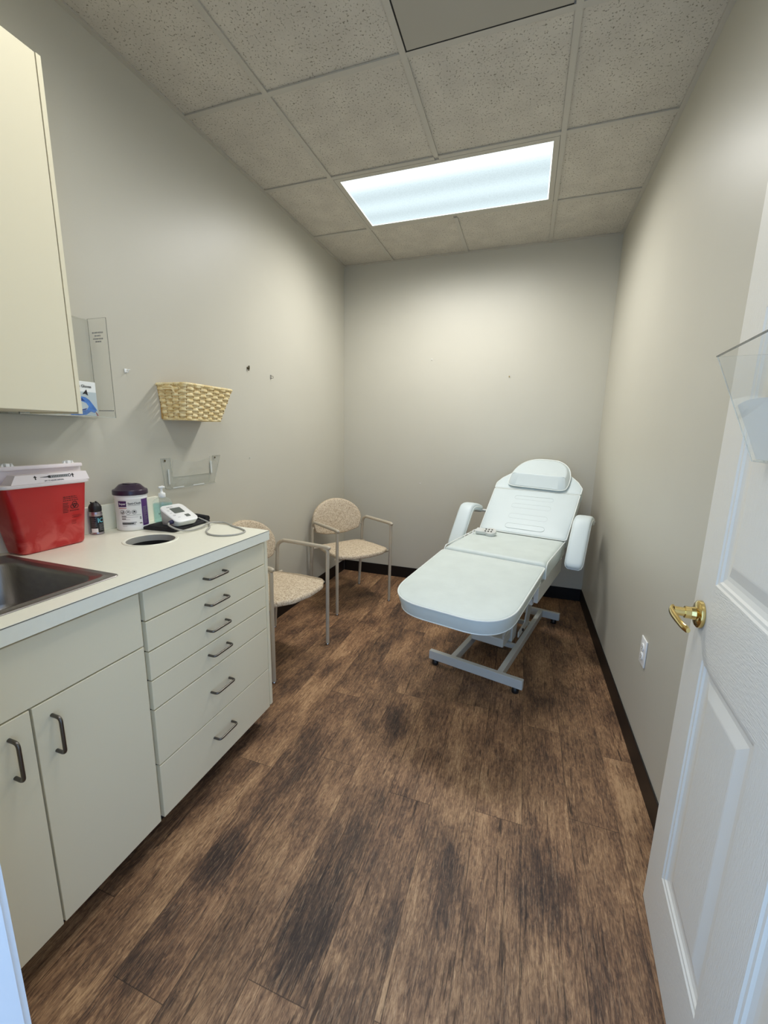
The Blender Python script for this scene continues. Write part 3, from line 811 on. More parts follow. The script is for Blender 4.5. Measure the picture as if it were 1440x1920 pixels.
nail('wall_nail', (1.4478, YB, 1.8042), (0, -1, 0), 'tiny brass nail in the back wall above the treatment table', 'brass', .0045, .006)
nail('wall_nail', (.7487, YB, .9055), (0, -1, 0), 'tiny pale nail low on the back wall above the corner chair', 'white_plastic', .004, .006)

# ------------------------------------------------------------------ outlet
op = thing('wall_outlet', 'white double power outlet on the right wall', 'outlet', (W, 1.818, .472))
bm = new_bm(); rbox(bm, (-.0065, -.036, -.058), (-.0003, .036, .058), .0028, 3); link('cover_plate', bm, 'white_plastic', op, smooth=True)
for z in (-.0195, .0195):
    bm = new_bm(); b2 = new_bm(); lathe(b2, [(.0165, 0), (.0165, .003), (.0150, .0045)], (0, 0, 0), 24); 
    join(bm, b2, Matrix.Translation((-.006, 0, z)) @ Matrix.Rotation(-pi / 2, 4, 'Y')); s_ = link('socket', bm, 'white_plastic', op, smooth=True)
    bm = new_bm()
    for y in (-.0065, .0065): box(bm, (-.0108, y - .0011, z - .002), (-.0104, y + .0011, z + .007))
    box(bm, (-.0108, -.0025, z - .010), (-.0104, .0025, z - .006)); link('slots', bm, 'black', s_)

# ------------------------------------------------------------------ things on the counter
# sharps container
sh = thing('sharps_container', 'red sharps container with white flip lid beside the sink', 'sharps container', (0, 0, CT))
def loft(bm, loops, mi=0, cap0=True, cap1=True):
    vs = [[bm.verts.new(p) for p in lp] for lp in loops]; n = len(vs[0])
    for A, B in zip(vs, vs[1:]):
        for i in range(n): bm.faces.new((A[i], A[(i + 1) % n], B[(i + 1) % n], B[i])).material_index = mi
    if cap0: bm.faces.new(vs[0][::-1]).material_index = mi
    if cap1: bm.faces.new(vs[-1]).material_index = mi
def rl(x0, x1, y0, y1, z, r): return [Vector((x, y, z)) for x, y in rr(x0, x1, y0, y1, r, 5)]
bm = new_bm()
loft(bm, [rl(.030, .110, .822, 1.012, .0005, .02), rl(.026, .115, .816, 1.018, .004, .022), rl(.025, .117, .813, 1.021, .012, .023), rl(.022, .131, .780, 1.036, .222, .02)])
link('bin', bm, 'red', sh, smooth=True, angle=50)
bm = new_bm()
loft(bm, [rl(.021, .134, .774, 1.041, .219, .02), rl(.020, .1365, .771, 1.045, .222, .02), rl(.020, .1365, .771, 1.045, .229, .02), rl(.022, .134, .774, 1.041, .231, .02)])
link('rim', bm, 'lid_plastic', sh, smooth=True, angle=50)
bm = new_bm()   # sloping front lid section with the printed band
loft(bm, [[Vector(p) for p in ((.1355, .800, .231), (.1355, 1.041, .231), (.085, 1.041, .231), (.085, .800, .231))], [Vector(p) for p in ((.128, .818, .259), (.128, 1.036, .259), (.092, 1.036, .259), (.092, .818, .259))]])
lidf = link('front_cover', bm, 'lid_plastic', sh)
bm = new_bm()
rbox(bm, (.066, .785, .231), (.076, 1.056, .285), .004, 2); rbox(bm, (.076, .797, .272), (.086, 1.056, .285), .003, 2); rbox(bm, (.076, .785, .231), (.092, .797, .285), .003, 2)
fl = link('flip_tray', bm, 'lid_plastic', sh, smooth=True)
for yc in (.830, 1.015):
    bm = new_bm(); rbox(bm, (.066, yc - .0055, .284), (.081, yc + .0055, .295), .0015)
    for s_ in (-1, 1): prism(bm, [(yc + s_ * .010,   .284), (yc + s_ * .019, .284), (yc + s_ * .0125, .295)], .068, .078, mtx=Matrix(((0, 0, 1, 0), (1, 0, 0, 0), (0, 1, 0, 0), (0, 0, 0, 1))))
    link('hinge_clip', bm, 'white_plastic', fl)
def lidp(x, y):                # on the sloping front of the lid: x along Y from its middle, y up the slope
    z = .231 + (y + .014); return Vector((.1355 - (y + .014) * (.0075 / .028) + .0004, .925 + x, z))
bm = new_bm()
put_text(bm, 'LIFT TO ASSURE DISPOSAL', .0062, lambda x, y: lidp(x + .0, y - .0085), xs=.82)
poly2d(bm, [(-.040, .0035), (-.014, .0022), (-.014, .0058), (-.040, .0045)], lidp); poly2d(bm, [(-.016, .0004), (-.008, -.0004), (-.008, .0086), (-.016, .0076)], lidp)
ring2d(bm, .052, .004, .003, .0052, lidp, 14)
for x0 in (-.054, .062):
    poly2d(bm, [(x0 - .0018, -.003), (x0 + .0018, -.003), (x0 + .0018, .004), (x0 - .0018, .004)], lidp); poly2d(bm, [(x0 - .0055, .004), (x0 + .0055, .004), (x0, .0105)], lidp)
link('lettering', bm, 'black_ink', lidf)
bm = new_bm(); lp2 = lambda x, y: lidp(x, y) + Vector((.0002, 0, 0))
patch(bm, -.008, .048, -.0008, .0088, lidp); link('printed_syringe', bm, 'gray_ink', lidf)
bm = new_bm()
for k in range(9): patch(bm, -.004 + k * .0055, -.002 + k * .0055, .001, .007, lp2)
link('syringe_marking', bm, 'black_ink', lidf)
def binp(x, y):                # on the bin front: x along Y from its far end, y up
    f = (y - .012) / .21; return Vector((.117 + .014 * f + .0006, 1.021 + .015 * f + x, y))
bm = new_bm()
cy_, cz_ = -.046, .142
for k in range(3):
    a = pi / 2 + k * 2 * pi / 3; ring2d(bm, cy_ + .0062 * cos(a), cz_ + .0062 * sin(a), .0062, .0086, binp, 18, a - 2.6, a + 2.6)
ring2d(bm, cy_, cz_, .0052, .0070, binp, 16)
for k in range(3):
    a = pi / 2 + k * 2 * pi / 3; ring2d(bm, cy_ + .0035 * cos(a), cz_ + .0035 * sin(a), .0, .0022, binp, 8)
put_text(bm, 'BIOHAZARD', .0062, lambda x, y: binp(cy_ + x, .124 + y), xs=.9)
for zz, xa, xb in ((.168, -.084, -.036), (.174, -.084, -.040), (.161, -.084, -.034)):
    x = xa
    while x < xb: d_ = random.uniform(.004, .009); patch(bm, x, min(x + d_, xb), zz - .0013, zz + .0013, binp); x += d_ + .0018
for k in range(7): patch(bm, -.085, -.085 + random.uniform(.014, .022), .151 - k * .0052, .153 - k * .0052, binp)
for zz, xa, xb in ((.106, -.055, -.026), (.099, -.055, -.030), (.102, -.05, -.022)): patch(bm, xa, xb, zz - .0005, zz + .0005, binp)
for k in range(4): patch(bm, -.056, -.04, .088 - k * .004, .0888 - k * .004, binp)
link('warning_lettering', bm, 'dark_red_ink', sh)

# aerosol can
sp = thing('spray_can', 'small black and silver spray can between the red container and the wipes tub', 'spray can', (.0450, 1.1120, CT))
R_ = .0222
bm = new_bm(); lathe(bm, [(.0195, .0002), (R_, .002), (R_, .006), (R_ - .0006, .007), (R_ - .0006, .078), (R_, .079), (R_, .083), (R_ - .002, .089), (R_ - .0045, .0935), (R_ - .006, .0945)], seg=32); link('can_body', bm, 'silver', sp, smooth=True, angle=60)
bm = new_bm(); lathe(bm, [(R_ - .0004, .009), (R_ - .0001, .0095), (R_ - .0001, .0725), (R_ - .0004, .073)], seg=40, caps=False); lab = link('can_label', bm, 'can_label', sp, smooth=True)
bm = new_bm(); lathe(bm, [(R_ - .002, .0905), (R_ - .0006, .092), (R_ - .0006, .108), (R_ - .004, .116), (R_ - .0085, .1215), (R_ - .0095, .1245), (R_ - .011, .1255)], seg=32)
for a in (0, 2.1, 4.2): tube(bm, [((R_ - .011) * cos(a), (R_ - .011) * sin(a), .1245), ((R_ - .011) * cos(a), (R_ - .011) * sin(a), .1285)], .003, 8)
link('spray_cap', bm, 'black', sp, smooth=True, angle=50)
def onr(r, a0, lift=.0004):
    return lambda x, y: Vector(((r + lift) * cos(a0 + x / r), (r + lift) * sin(a0 + x / r), y))
AC = atan2(-1.10, 1.57)       # towards the doorway
cf = onr(R_, AC + .62)
bm = new_bm(); put_text(bm, 'IC', .024, lambda x, y: cf(x, y + .056), xs=.9); link('lettering', bm, 'cyan_ink', lab)
bm = new_bm()
for k in range(6): patch(bm, -.006, random.uniform(.004, .012), .041 - k * .0045, .0422 - k * .0045, cf, 3)
cg = onr(R_, AC - .35)
for k in range(9): patch(bm, -.010, random.uniform(.0, .010), .066 - k * .0045, .0668 - k * .0045, cg, 3)
link('lettering', bm, 'gray_ink', lab)
bm = new_bm(); patch(bm, -.0135, .0105, .0095, .0255, onr(R_, AC - .35), 6); link('white_sticker', bm, 'white_plastic', lab)

# wipes tub
tb = thing('wipes_tub', 'white tub of wipes with deep purple lid on the countertop', 'tub', (.0875, 1.2345, CT))
RT = .0590
bm = new_bm(); lathe(bm, [(RT - .006, .0003), (RT - .0015, .002), (RT, .006), (RT, .016), (RT - .0008, .018), (RT - .0008, .128), (RT + .0006, .130), (RT + .0006, .134), (RT - .0008, .136), (RT + .0004, .139), (RT + .0004, .147)], seg=56); link('tub_body', bm, 'white_plastic', tb, smooth=True, angle=60)
bm = new_bm(); lathe(bm, [(RT + .001, .1455), (RT + .0042, .1465), (RT + .0048, .149), (RT + .0042, .163), (RT + .002, .166), (RT - .004, .1675), (RT - .020, .1850), (RT - .024, .1868), (RT - .026, .1868), (RT - .028, .1845)], seg=12 * 5); ld = link('lid', bm, 'purple', tb, smooth=True, angle=35)
bm = new_bm(); rbox(bm, (-.022, -.015, .1835), (.022, .015, .1895), .002); link('flip_cap', bm, 'purple', ld, smooth=True)
AT = atan2(-1.2345, 1.526) - .10
tf = onr(RT - .0008, AT, .0006)
tg = onr(RT - .0008, AT, .0010)
ths = onr(RT - .0008, AT, .0014)
bm = new_bm(); patch(bm, -.0445, -.0125, .1005, .124, tf, 6); bl = link('label_block', bm, 'plum_ink', tb)
bm = new_bm(); put_text(bm, 'Super', .0112, lambda x, y: tg(x - .0145, y + .1125), 'RIGHT'); link('lettering', bm, 'white_plastic', bl)
bm = new_bm(); patch(bm, -.0425, -.0125, .0935, .0965, tf, 6); link('red_line', bm, 'red_ink', tb)
bm = new_bm(); patch(bm, .0425, .078, .018, .129, tf, 6); pb = link('label_band', bm, 'purple_ink', tb)
bm = new_bm()
for k in range(16): patch(bm, .047, .047 + random.uniform(.01, .024), .095 - k * .0045, .0962 - k * .0045, tg, 3)
link('lettering', bm, 'gray_ink', pb)
bm = new_bm(); put_text(bm, 'Sani-Cloth', .0112, lambda x, y: tf(x - .0075, y + .1135), 'LEFT'); patch(bm, -.0075, .036, .1055, .1065, tf, 5)
for i, cx in enumerate((-.029, -.0085, .0125)):
    ring2d(bm, cx, .0785, .0076, .0088, tf, 24); 
    if i == 0: ring2d(bm, cx, .0785, .0022, .005, tf, 14, pi * .9, pi * 2.1); patch(bm, cx + .0015, cx + .0045, .0765, .084, tf)
    if i == 1: poly2d(bm, [(cx - .0045, .077), (cx - .001, .083), (cx + .004, .081), (cx + .005, .076), (cx + .001, .0795)], tf)
    if i == 2: ring2d(bm, cx, .0785, .0032, .0048, tf, 16, -1.0, 4.6); patch(bm, cx - .0015, cx + .003, .0775, .082, tf)
patch(bm, -.034, .037, .0655, .0662, tf, 8)
for zz, w_ in ((.061, .018), (.052, .016)): patch(bm, -.034, -.034 + w_, zz - .0014, zz + .0014, tf, 3)
for zz, w_ in ((.036, .052), (.0325, .042), (.030, .048)): patch(bm, -.034, -.034 + w_, zz - .0012, zz + .0012, tf, 5)
poly2d(bm, [(.0265, .034), (.030, .0325), (.0385, .033), (.039, .027), (.037, .030), (.0335, .030), (.0325, .0265), (.031, .030)], tf)
link('label_lettering', bm, 'black_ink', tb)
bm = new_bm()
for zz, w_ in ((.0575, .06), (.0485, .03)): patch(bm, -.034, -.034 + w_, zz - .0005, zz + .0005, tf, 6)
link('lettering', bm, 'gray_ink', tb)
bm = new_bm()
for zz, w_ in ((.0255, .05), (.0215, .018)): patch(bm, -.034, -.034 + w_, zz - .0005, zz + .0005, tf, 6)
link('lettering', bm, 'gray_ink', tb)
bm = new_bm(); ring2d(bm, .0345, .056, .0, .003, tf, 10); patch(bm, .0315, .0375, .047, .0535, tf, 2)
link('printed_mark', bm, 'gray_ink', tb)

# sanitizer bottle
sb_ = thing('sanitizer_bottle', 'clear pump bottle of pale teal gel behind the blood pressure monitor', 'bottle', (.1050, 1.372, CT))
AB = atan2(-1.372, 1.51)
bm = new_bm(); lathe(bm, [(.030, .0003), (.034, .002), (.036, .008), (.036, .085), (.034, .095), (.028, .105), (.018, .111), (.0135, .113), (.0135, .118)], seg=36, sx=1.12, sy=.85); 
bmesh.ops.rotate(bm, verts=bm.verts, cent=(0, 0, 0), matrix=Matrix.Rotation(AB + pi / 2, 3, 'Z')); link('bottle_shell', bm, 'bottle', sb_, smooth=True)
bm = new_bm(); lathe(bm, [(.029, .002), (.0335, .008), (.0335, .083), (.0325, .087)], seg=36, sx=1.12, sy=.85); bmesh.ops.rotate(bm, verts=bm.verts, cent=(0, 0, 0), matrix=Matrix.Rotation(AB + pi / 2, 3, 'Z')); link('gel', bm, 'gel', sb_, smooth=True)
bm = new_bm()
lathe(bm, [(.0142, .113), (.0148, .114), (.0148, .130), (.0125, .133), (.0075, .134), (.0062, .138), (.0055, .139)], seg=24)
lathe(bm, [(.0045, .139), (.0045, .151), (.007, .155)], seg=16); pm = link('pump', bm, 'white_plastic', sb_, smooth=True)
bm = new_bm(); rbox(bm, (-.012, -.007, .154), (.014, .007, .1625), .003, 3, mtx=Matrix.Rotation(AB + 1.75, 4, 'Z')); b2 = new_bm(); tube(b2, [(.012, 0, .159), (.024, 0, .1585), (.029, 0, .155)], [.0048, .0042, .0038], 10); join(bm, b2, Matrix.Rotation(AB + pi - .2, 4, 'Z')); link('pump_head', bm, 'white_plastic', pm, smooth=True)
bf = lambda x, y: Matrix.Rotation(AB + pi / 2, 4, 'Z') @ Vector((x, -.0312, y))
bm = new_bm(); put_text(bm, 'STO C', .010, lambda x, y: bf(x - .004, y + .045)); patch(bm, -.012, .012, .058, .0592, bf); patch(bm, -.012, .010, .063, .0642, bf); link('lettering', bm, 'black_ink', sb_)

# blood pressure monitor on its folded cuff
cu = thing('blood_pressure_cuff', 'folded black arm cuff lying under the blood pressure monitor', 'cuff', (.215, 1.360, CT), radians(4))
bm = new_bm()
rbox(bm, (-.090, -.125, .0005), (.078, .075, .014), .006, 3); rbox(bm, (-.070, -.120, .0125), (.070, .060, .0165), .0018, 2)
link('cuff_body', bm, 'black_cloth', cu, smooth=True)
bm = new_bm(); tube(bm, [(-.07, .098, .016), (.0, .102, .016), (.062, .095, .015)], [.013, .015, .013], 14); rbox(bm, (-.075, .06, .0005), (.070, .10, .006), .002, 2); link('cuff_fold', bm, 'black_cloth', cu, smooth=True)
mo = thing('blood_pressure_monitor', 'white blood pressure monitor with grey display on the folded cuff', 'monitor', (.252, 1.318, CT + .0168), radians(-6))
# local: x towards the room (front), y along the wall
prof = [(-.052, .000, -.001), (.046, .000, -.001)]
bm = new_bm()
def mono(xf, xb, y0, y1, zf, zb, r):
    out = rr(xb, xf, y0, y1, r, 5); return [Vector((x, y, zf + (zb - zf) * (xf - x) / (xf - xb))) for x, y in out]
loft(bm, [mono(.038, -.050, -.047, .047, .0, .0, .016), mono(.042, -.053, -.051, .051, .003, .003, .018), mono(.052, -.055, -.055, .055, .016, .066, .020), mono(.054, -.055, -.056, .056, .019, .071, .021)])
link('case', bm, 'offwhite', mo, smooth=True, angle=50)
bm = new_bm(); loft(bm, [mono(.0545, -.0555, -.0565, .0565, .0192, .0712, .021), mono(.054, -.055, -.056, .056, .0222, .0742, .021), mono(.051, -.052, -.053, .053, .0248, .0765, .019)]); tp = link('top_panel', bm, 'white_plastic', mo, smooth=True, angle=50)
def topf(x, y, lift=.0006):     # x across (along local y), y up the slope towards the back
    t = (.0 - y); return Vector((-y, x, .0248 + (.0765 - .0248) * (.051 + y) / .103 + lift))
bm = new_bm(); b2 = [(-.024, -.004), (.026, -.004), (.026, .030), (-.024, .030)]
poly2d(bm, round_outline(b2, .004, 4), topf); link('display', bm, 'lcd', tp)
bm = new_bm(); poly2d(bm, round_outline([(.008, -.034), (.030, -.034), (.030, -.018), (.008, -.018)], .003, 4), topf); link('start_button', bm, 'lcd', tp)
bm = new_bm(); put_text(bm, 'OMRON', .0075, lambda x, y: topf(x - .016, y + .038))
for xx, yy, w_ in ((-.042, .02, .012), (-.042, .014, .009), (-.042, .001, .01), (-.040, -.013, .014), (-.040, -.017, .01), (-.030, -.030, .012)): patch(bm, xx, xx + w_, yy, yy + .0016, topf)
link('lettering', bm, 'gray_ink', tp)
bm = new_bm(); tube(bm, [(.026, -.052, .022), (.026, -.060, .0215), (.027, -.072, .0205)], [.0085, .0085, .0065], 14); link('air_plug', bm, 'navy', mo, smooth=True)
def bez(P, n=10):
    """smooth curve through the points"""
    P = [Vector(p) for p in P]; out = []
    for i in range(len(P) - 1):
        p0 = P[max(i - 1, 0)]; p1 = P[i]; p2 = P[i + 1]; p3 = P[min(i + 2, len(P) - 1)]
        for k in range(n):
            t = k / n; out.append(0.5 * ((2 * p1) + (-p0 + p2) * t + (2 * p0 - 5 * p1 + 4 * p2 - p3) * t * t + (-p0 + 3 * p1 - 3 * p2 + p3) * t ** 3))
    out.append(P[-1]); return out
zt = CT + .0038
pl = Matrix.Translation((.252, 1.318, CT + .0168)) @ Matrix.Rotation(radians(-6), 4, 'Z') @ Vector((.027, -.072, .0205))
bm = new_bm()
tube(bm, bez([pl, pl + Vector((.014, -.012, -.008)), (.325, 1.243, CT + .013), (.345, 1.275, CT + .006), (.352, 1.33, CT + .008), (.335, 1.40, CT + .0118), (.36, 1.455, zt + .001), (.44, 1.418, zt), (.515, 1.385, zt), (.553, 1.352, zt), (.552, 1.30, zt), (.51, 1.262, zt), (.455, 1.262, zt), (.405, 1.30, zt), (.372, 1.355, zt + .0005), (.33, 1.40, zt), (.30, 1.425, zt + .004), (.268, 1.42, CT + .02), (.24, 1.436, CT + .019)], 8), .0034, 10)
tag(link('air_hose', bm, 'tube_gray', smooth=True), 'grey rubber air hose looped on the countertop by the monitor', 'hose')

# ------------------------------------------------------------------ chairs
def make_chair(label):
    t = thing('guest_chair', label, 'chair')
    hwid = .240
    # local: x lateral, y forward (front legs at y=0), z up
    for s in (-1, 1):
        x = s * hwid
        bm = new_bm()
        tube(bm, fillet([(x, -.002, .012), (x, .0, .40), (x, .004, .628), (x, -.02, .645), (x, -.36, .640), (x, -.405, .610), (x * .985, -.415, .43), (x * 1.0, -.455, .012)], .028, 6), .0115, 12)
        sf = link('side_frame', bm, 'chair_metal', t, smooth=True)
        bm = new_bm(); tube(bm, bez([(x, .020, .636), (x, .008, .6435), (x, -.02, .6455), (x, -.12, .6445), (x, -.25, .6425), (x, -.355, .6405)], 4), [.007, .010] + [.0128] * 18 + [.0116], 12); link('arm_cap', bm, 'chair_metal', sf, smooth=True)
        for y in (-.002, -.455):
            bm = new_bm(); lathe(bm, [(.0105, .0), (.0125, .002), (.0125, .007), (.009, .012)], (x, y, .0005), 14); link('glide', bm, 'chrome', sf, smooth=True)
    bm = new_bm()
    for y, z in ((-.030, .418), (-.375, .425)):
        tube(bm, [(-hwid, y, z), (hwid, y, z)], .0095, 10)
    for x in (-.17, .17): tube(bm, [(x, -.030, .418), (x, -.375, .425)], .008, 8)
    link('seat_frame', bm, 'chair_metal', t, smooth=True)
    # seat: broad with curved front
    out = round_outline([(-.195, -.405), (.195, -.405), (.222, -.20), (.222, -.015), (.13, .050), (.0, .068), (-.13, .050), (-.222, -.015), (-.222, -.20)], [.06, .06, .05, .04, .08, .08, .08, .04, .05], 5)
    bm = new_bm(); cushion(bm, out, .030, r=.014, dome=.010, mtx=Matrix.Translation((0, 0, .452)) @ Matrix.Rotation(radians(1.5), 4, 'X')); seat = link('seat', bm, 'fabric', t, smooth=True, angle=50)
    bm = new_bm(); prism(bm, inset2d(out, .006), .4285, .4345, mtx=Matrix.Rotation(radians(.6), 4, 'X')); link('seat_pan', bm, 'black', seat)
    # back: arched top, bowed lower edge, curved to the sitter
    o2 = [(-.205, .555), (-.10, .526), (0, .518), (.10, .526), (.205, .555)] + [(.228 * cos(a) * (1 if abs(cos(a)) < .98 else 1), .640 + .176 * sin(a)) for a in [pi * k / 22 for k in range(23)]]
    o2 = round_outline(o2, [.03] + [0.01] * 3 + [.03] + [.004] * 23, 2)
    bm = new_bm(); cushion(bm, o2, .034, r=.014, dome=.006)
    for v in bm.verts:
        x, y, z = v.co
        v.co = Vector((x, -.430 + z + .55 * x * x * 1.1 - .10 * (y - .6), y - .016))
    bk = link('backrest', bm, 'fabric', t, smooth=True, angle=50)
    for s in (-1, 1):
        bm = new_bm(); tube(bm, [(s * .236, -.4135, .565), (s * .215, -.422, .585), (s * .195, -.426, .592)], .008, 10); link('back_bracket', bm, 'chair_metal', bk, smooth=True)
    return t
def copy_tree(o, parent=None):
    c = o.copy(); COL.objects.link(c)
    if parent: c.parent = parent
    for ch in list(o.children): copy_tree(ch, c)
    return c
def place_chair(t, fl, fr):
    fl, fr = Vector(fl), Vector(fr); m = (fl + fr) / 2; r = (fr - fl).normalized(); f = Vector((r.y, -r.x))
    # local +y is forward; seen from its front the chair's own right legs are at -x
    t.location = (m.x, m.y, 0); t.rotation_euler = (0, 0, atan2(f.y, f.x) - pi / 2)
ch = make_chair('beige patterned armchair pushed up beside the drawer cabinet')
place_chair(ch, (.4305, 1.6937), (.5144, 2.1689))
ch2 = copy_tree(ch); ch2['label'] = 'beige patterned armchair standing in the far corner'
place_chair(ch2, (.388, 2.578), (.6625, 2.966))
for c_ in (ch, ch2): c_['group'] = 'beige guest chairs'

# ------------------------------------------------------------------ treatment table
TT = thing('treatment_table', 'white vinyl treatment table with raised backrest on grey frame', 'treatment table', (1.4804, 2.2982, 0), -radians(14.36))
HWD = .2965; ZC = .668
# leg cushion
ol = round_outline([(-HWD + .003, -.012), (-HWD + .008, -.666), (HWD - .004, -.666), (HWD, -.012)], [.02, .20, .20, .02], 14)
ml = Matrix.Translation((0, 0, ZC - .003)) @ Matrix.Rotation(radians(7.2), 4, 'X')
bm = new_bm(); cushion(bm, ol, .080, r=.012, dome=.004, mtx=ml, bottom_in=.012)
lc = link('leg_cushion', bm, 'vinyl_worn', TT, smooth=True, angle=55)
bm = new_bm(); tube(bm, edge_loop(ol, -.004, .001, ml), .0038, 8, closed=True); link('piping', bm, 'piping', lc, smooth=True)
bm = new_bm(); tube(bm, edge_loop(ol, -.077, .013, ml), .003, 6, closed=True); link('piping', bm, 'piping', lc, smooth=True)
# seat cushion
osq = round_outline([(-HWD, .006), (HWD, .006), (HWD, .560), (-HWD, .560)], [.018, .018, .01, .01], 5)
ms = Matrix.Translation((0, 0, ZC + .010)) @ Matrix.Rotation(radians(.6), 4, 'X')
bm = new_bm(); cushion(bm, osq, .098, r=.030, dome=.003, mtx=ms)
stc = link('seat_cushion', bm, 'vinyl_worn', TT, smooth=True, angle=60)
bm = new_bm()
for s in (-1, 1):
    bm = new_bm(); tube(bm, fillet([ms @ Vector((s * HWD, .010, -.088)), ms @ Vector((s * HWD, .008, -.03)), ms @ Vector((s * HWD, .030, -.002)), ms @ Vector((s * (HWD - .002), .55, -.004))], .03, 5), .0034, 8); link('piping', bm, 'piping', stc, smooth=True)
# back cushion
BA = radians(38)
mb = Matrix.Translation((0, .585, ZC + .012)) @ Matrix.Rotation(BA, 4, 'X')
obm = round_outline([(-.288, .0), (.296, .0), (.306, .424), (-.303, .424)], [.02, .02, .008, .008], 5)
bm = new_bm(); cushion(bm, obm, .085, r=.014, dome=.005, mtx=mb); bc = link('back_cushion', bm, 'vinyl', TT, smooth=True, angle=55)
bm = new_bm(); tube(bm, edge_loop(obm, -.005, .001, mb), .0036, 8, closed=True); link('piping', bm, 'piping', bc, smooth=True)
bm = new_bm()
for (xa, xb, yc, h) in ((-.118, .146, .062, .022), (-.120, .146, .155, .022), (-.126, .146, .256, .020), (-.125, .146, .340, .018)):
    cap = [(xb - h + h * cos(a), yc + h * sin(a)) for a in [-pi / 2 + pi * k / 10 for k in range(11)]] + [(xa + h - h * cos(a), yc - h * sin(a)) for a in [-pi / 2 + pi * k / 10 for k in range(11)]]
    tube(bm, [mb @ Vector((x, y, .0047)) for x, y in cap], .0011, 6, closed=True)
link('stitching', bm, 'stitch', bc, smooth=True)
# head section of the back
ohd = round_outline([(-.304, .432), (.308, .432), (.310, .487), (.272, .550), (.205, .618), (.150, .735), (.09, .778), (-.08, .778), (-.15, .735), (-.222, .600), (-.275, .545), (-.306, .487)], [.006, .006, .03, .04, .05, .06, .06, .06, .06, .05, .04, .03], 5)
bm = new_bm(); cushion(bm, ohd, .085, r=.014, dome=.004, mtx=mb); hc = link('head_cushion', bm, 'vinyl', TT, smooth=True, angle=55)
bm = new_bm(); tube(bm, edge_loop(ohd, -.005, .001, mb), .0036, 8, closed=True); link('piping', bm, 'piping', hc, smooth=True)
# armrests: a long pad that hooks back at its upper end
for s in (-1, 1):
    t = thing_arm = None
    path = bez([(.335, .585), (.40, .672), (.47, .762), (.530, .832), (.575, .852), (.63, .852), (.70, .838), (.78, .812)], 6)
    path = [Vector((s * .381, p[0], p[1])) for p in path]
    bm = new_bm(); rings = []; n = len(path); edgeA = []; edgeB = []
    for i, p in enumerate(path):
        tg_ = (path[min(i + 1, n - 1)] - path[max(i - 1, 0)]).normalized(); nr = Vector((0, -tg_.z, tg_.y))
        d = i / (n - 1); sc_ = 1.0
        if i < 3: sc_ = (.62, .86, .97)[i]
        if i > n - 3: sc_ = (.9, .7)[i - (n - 2)]
        wv, tv = .050 * sc_, .030 * (sc_ if i < 3 else 1.0)
        cpt = p - nr * .030
        ring = []
        for k in range(20):
            a = 2 * pi * k / 20; ca, sa = cos(a), sin(a)
            ex = .55 if sa > 0 else .32
            ring.append(bm.verts.new(cpt + Vector((1, 0, 0)) * wv * math.copysign(abs(ca) ** .45, ca) + nr * tv * math.copysign(abs(sa) ** ex, sa) * (1.0 if sa > 0 else .75)))
        rings.append(ring)
        edgeA.append(cpt + Vector((wv * 1.0, 0, 0)) + nr * .004); edgeB.append(cpt - Vector((wv * 1.0, 0, 0)) + nr * .004)
    for A, B in zip(rings, rings[1:]):
        for k in range(20): bm.faces.new((A[k], A[(k + 1) % 20], B[(k + 1) % 20], B[k]))
    bm.faces.new(rings[0][::-1]); bm.faces.new(rings[-1])
    ar = link('armrest', bm, 'vinyl', TT, smooth=True, angle=60)
    bm = new_bm(); tube(bm, edgeA[::-1] + edgeB, .0034, 8, closed=True); link('piping', bm, 'piping', ar, smooth=True)
    bm = new_bm()
    tube(bm, [(s * .381, .72, .79), (s * .381, .79, .775), (s * .30, .81, .772), (s * .22, .81, .768)], .011, 10)
    link('bracket', bm, 'gray_metal', ar, smooth=True)
# frame under the cushions
bm = new_bm()
for s in (-1, 1):
    rbox(bm, (s * .266 - .012, -.035, .464), (s * .266 + .012, .615, .556), .003)
    for y in (.04, .52): box(bm, (s * .25 - .010, y, .50), (s * .25 + .010, y + .03, .582))
for y in (-.02, .50): rbox(bm, (-.25, y, .440), (.25, y + .03, .474), .003)
link('seat_frame', bm, 'gray_metal', TT)
bm = new_bm()
for s in (-1, 1):
    mm = mb @ Matrix.Translation((0, 0, 0)); box(bm, (s * .2 - .014, .02, -.118), (s * .2 + .014, .60, -.087), mtx=mm)
box(bm, (-.2, .25, -.115), (.2, .28, -.0875), mtx=mb); link('back_frame', bm, 'gray_metal', TT)
for s in (-1, 1):
    bm = new_bm(); box(bm, (s * .2 - .014, -.50, -.112), (s * .2 + .014, -.02, -.083), mtx=ml); link('leg_frame', bm, 'gray_metal', TT)
# floor frame
for nm, y in (('front_foot_bar', -.171), ('rear_foot_bar', .815)):
    bm = new_bm(); rbox(bm, (-.271, y - .014, .031), (.271, y + .014, .083), .002); fb = link(nm, bm, 'gray_metal', TT)
    for s in (-1, 1):
        bm = new_bm(); lathe(bm, [(.017, .0), (.019, .003), (.019, .022), (.012, .031)], (s * .235, y, .0005), 16); link('rubber_foot', bm, 'black', fb, smooth=True)
    for s in (-1, 1):
        bm = new_bm(); box(bm, (s * .2705 - .0012, y - .0125, .0325), (s * .2705 + .0012, y + .0125, .0815)); link('end_cap', bm, 'gray_metal', fb)
for x in (-.130, .143):
    bm = new_bm(); rbox(bm, (x - .015, -.156, .036), (x + .015, .801, .082), .002); link('rail', bm, 'gray_metal', TT)
for y in (.18, .55):
    bm = new_bm(); rbox(bm, (-.115, y, .050), (.128, y + .025, .078), .002); link('cross_bar', bm, 'gray_metal', TT)
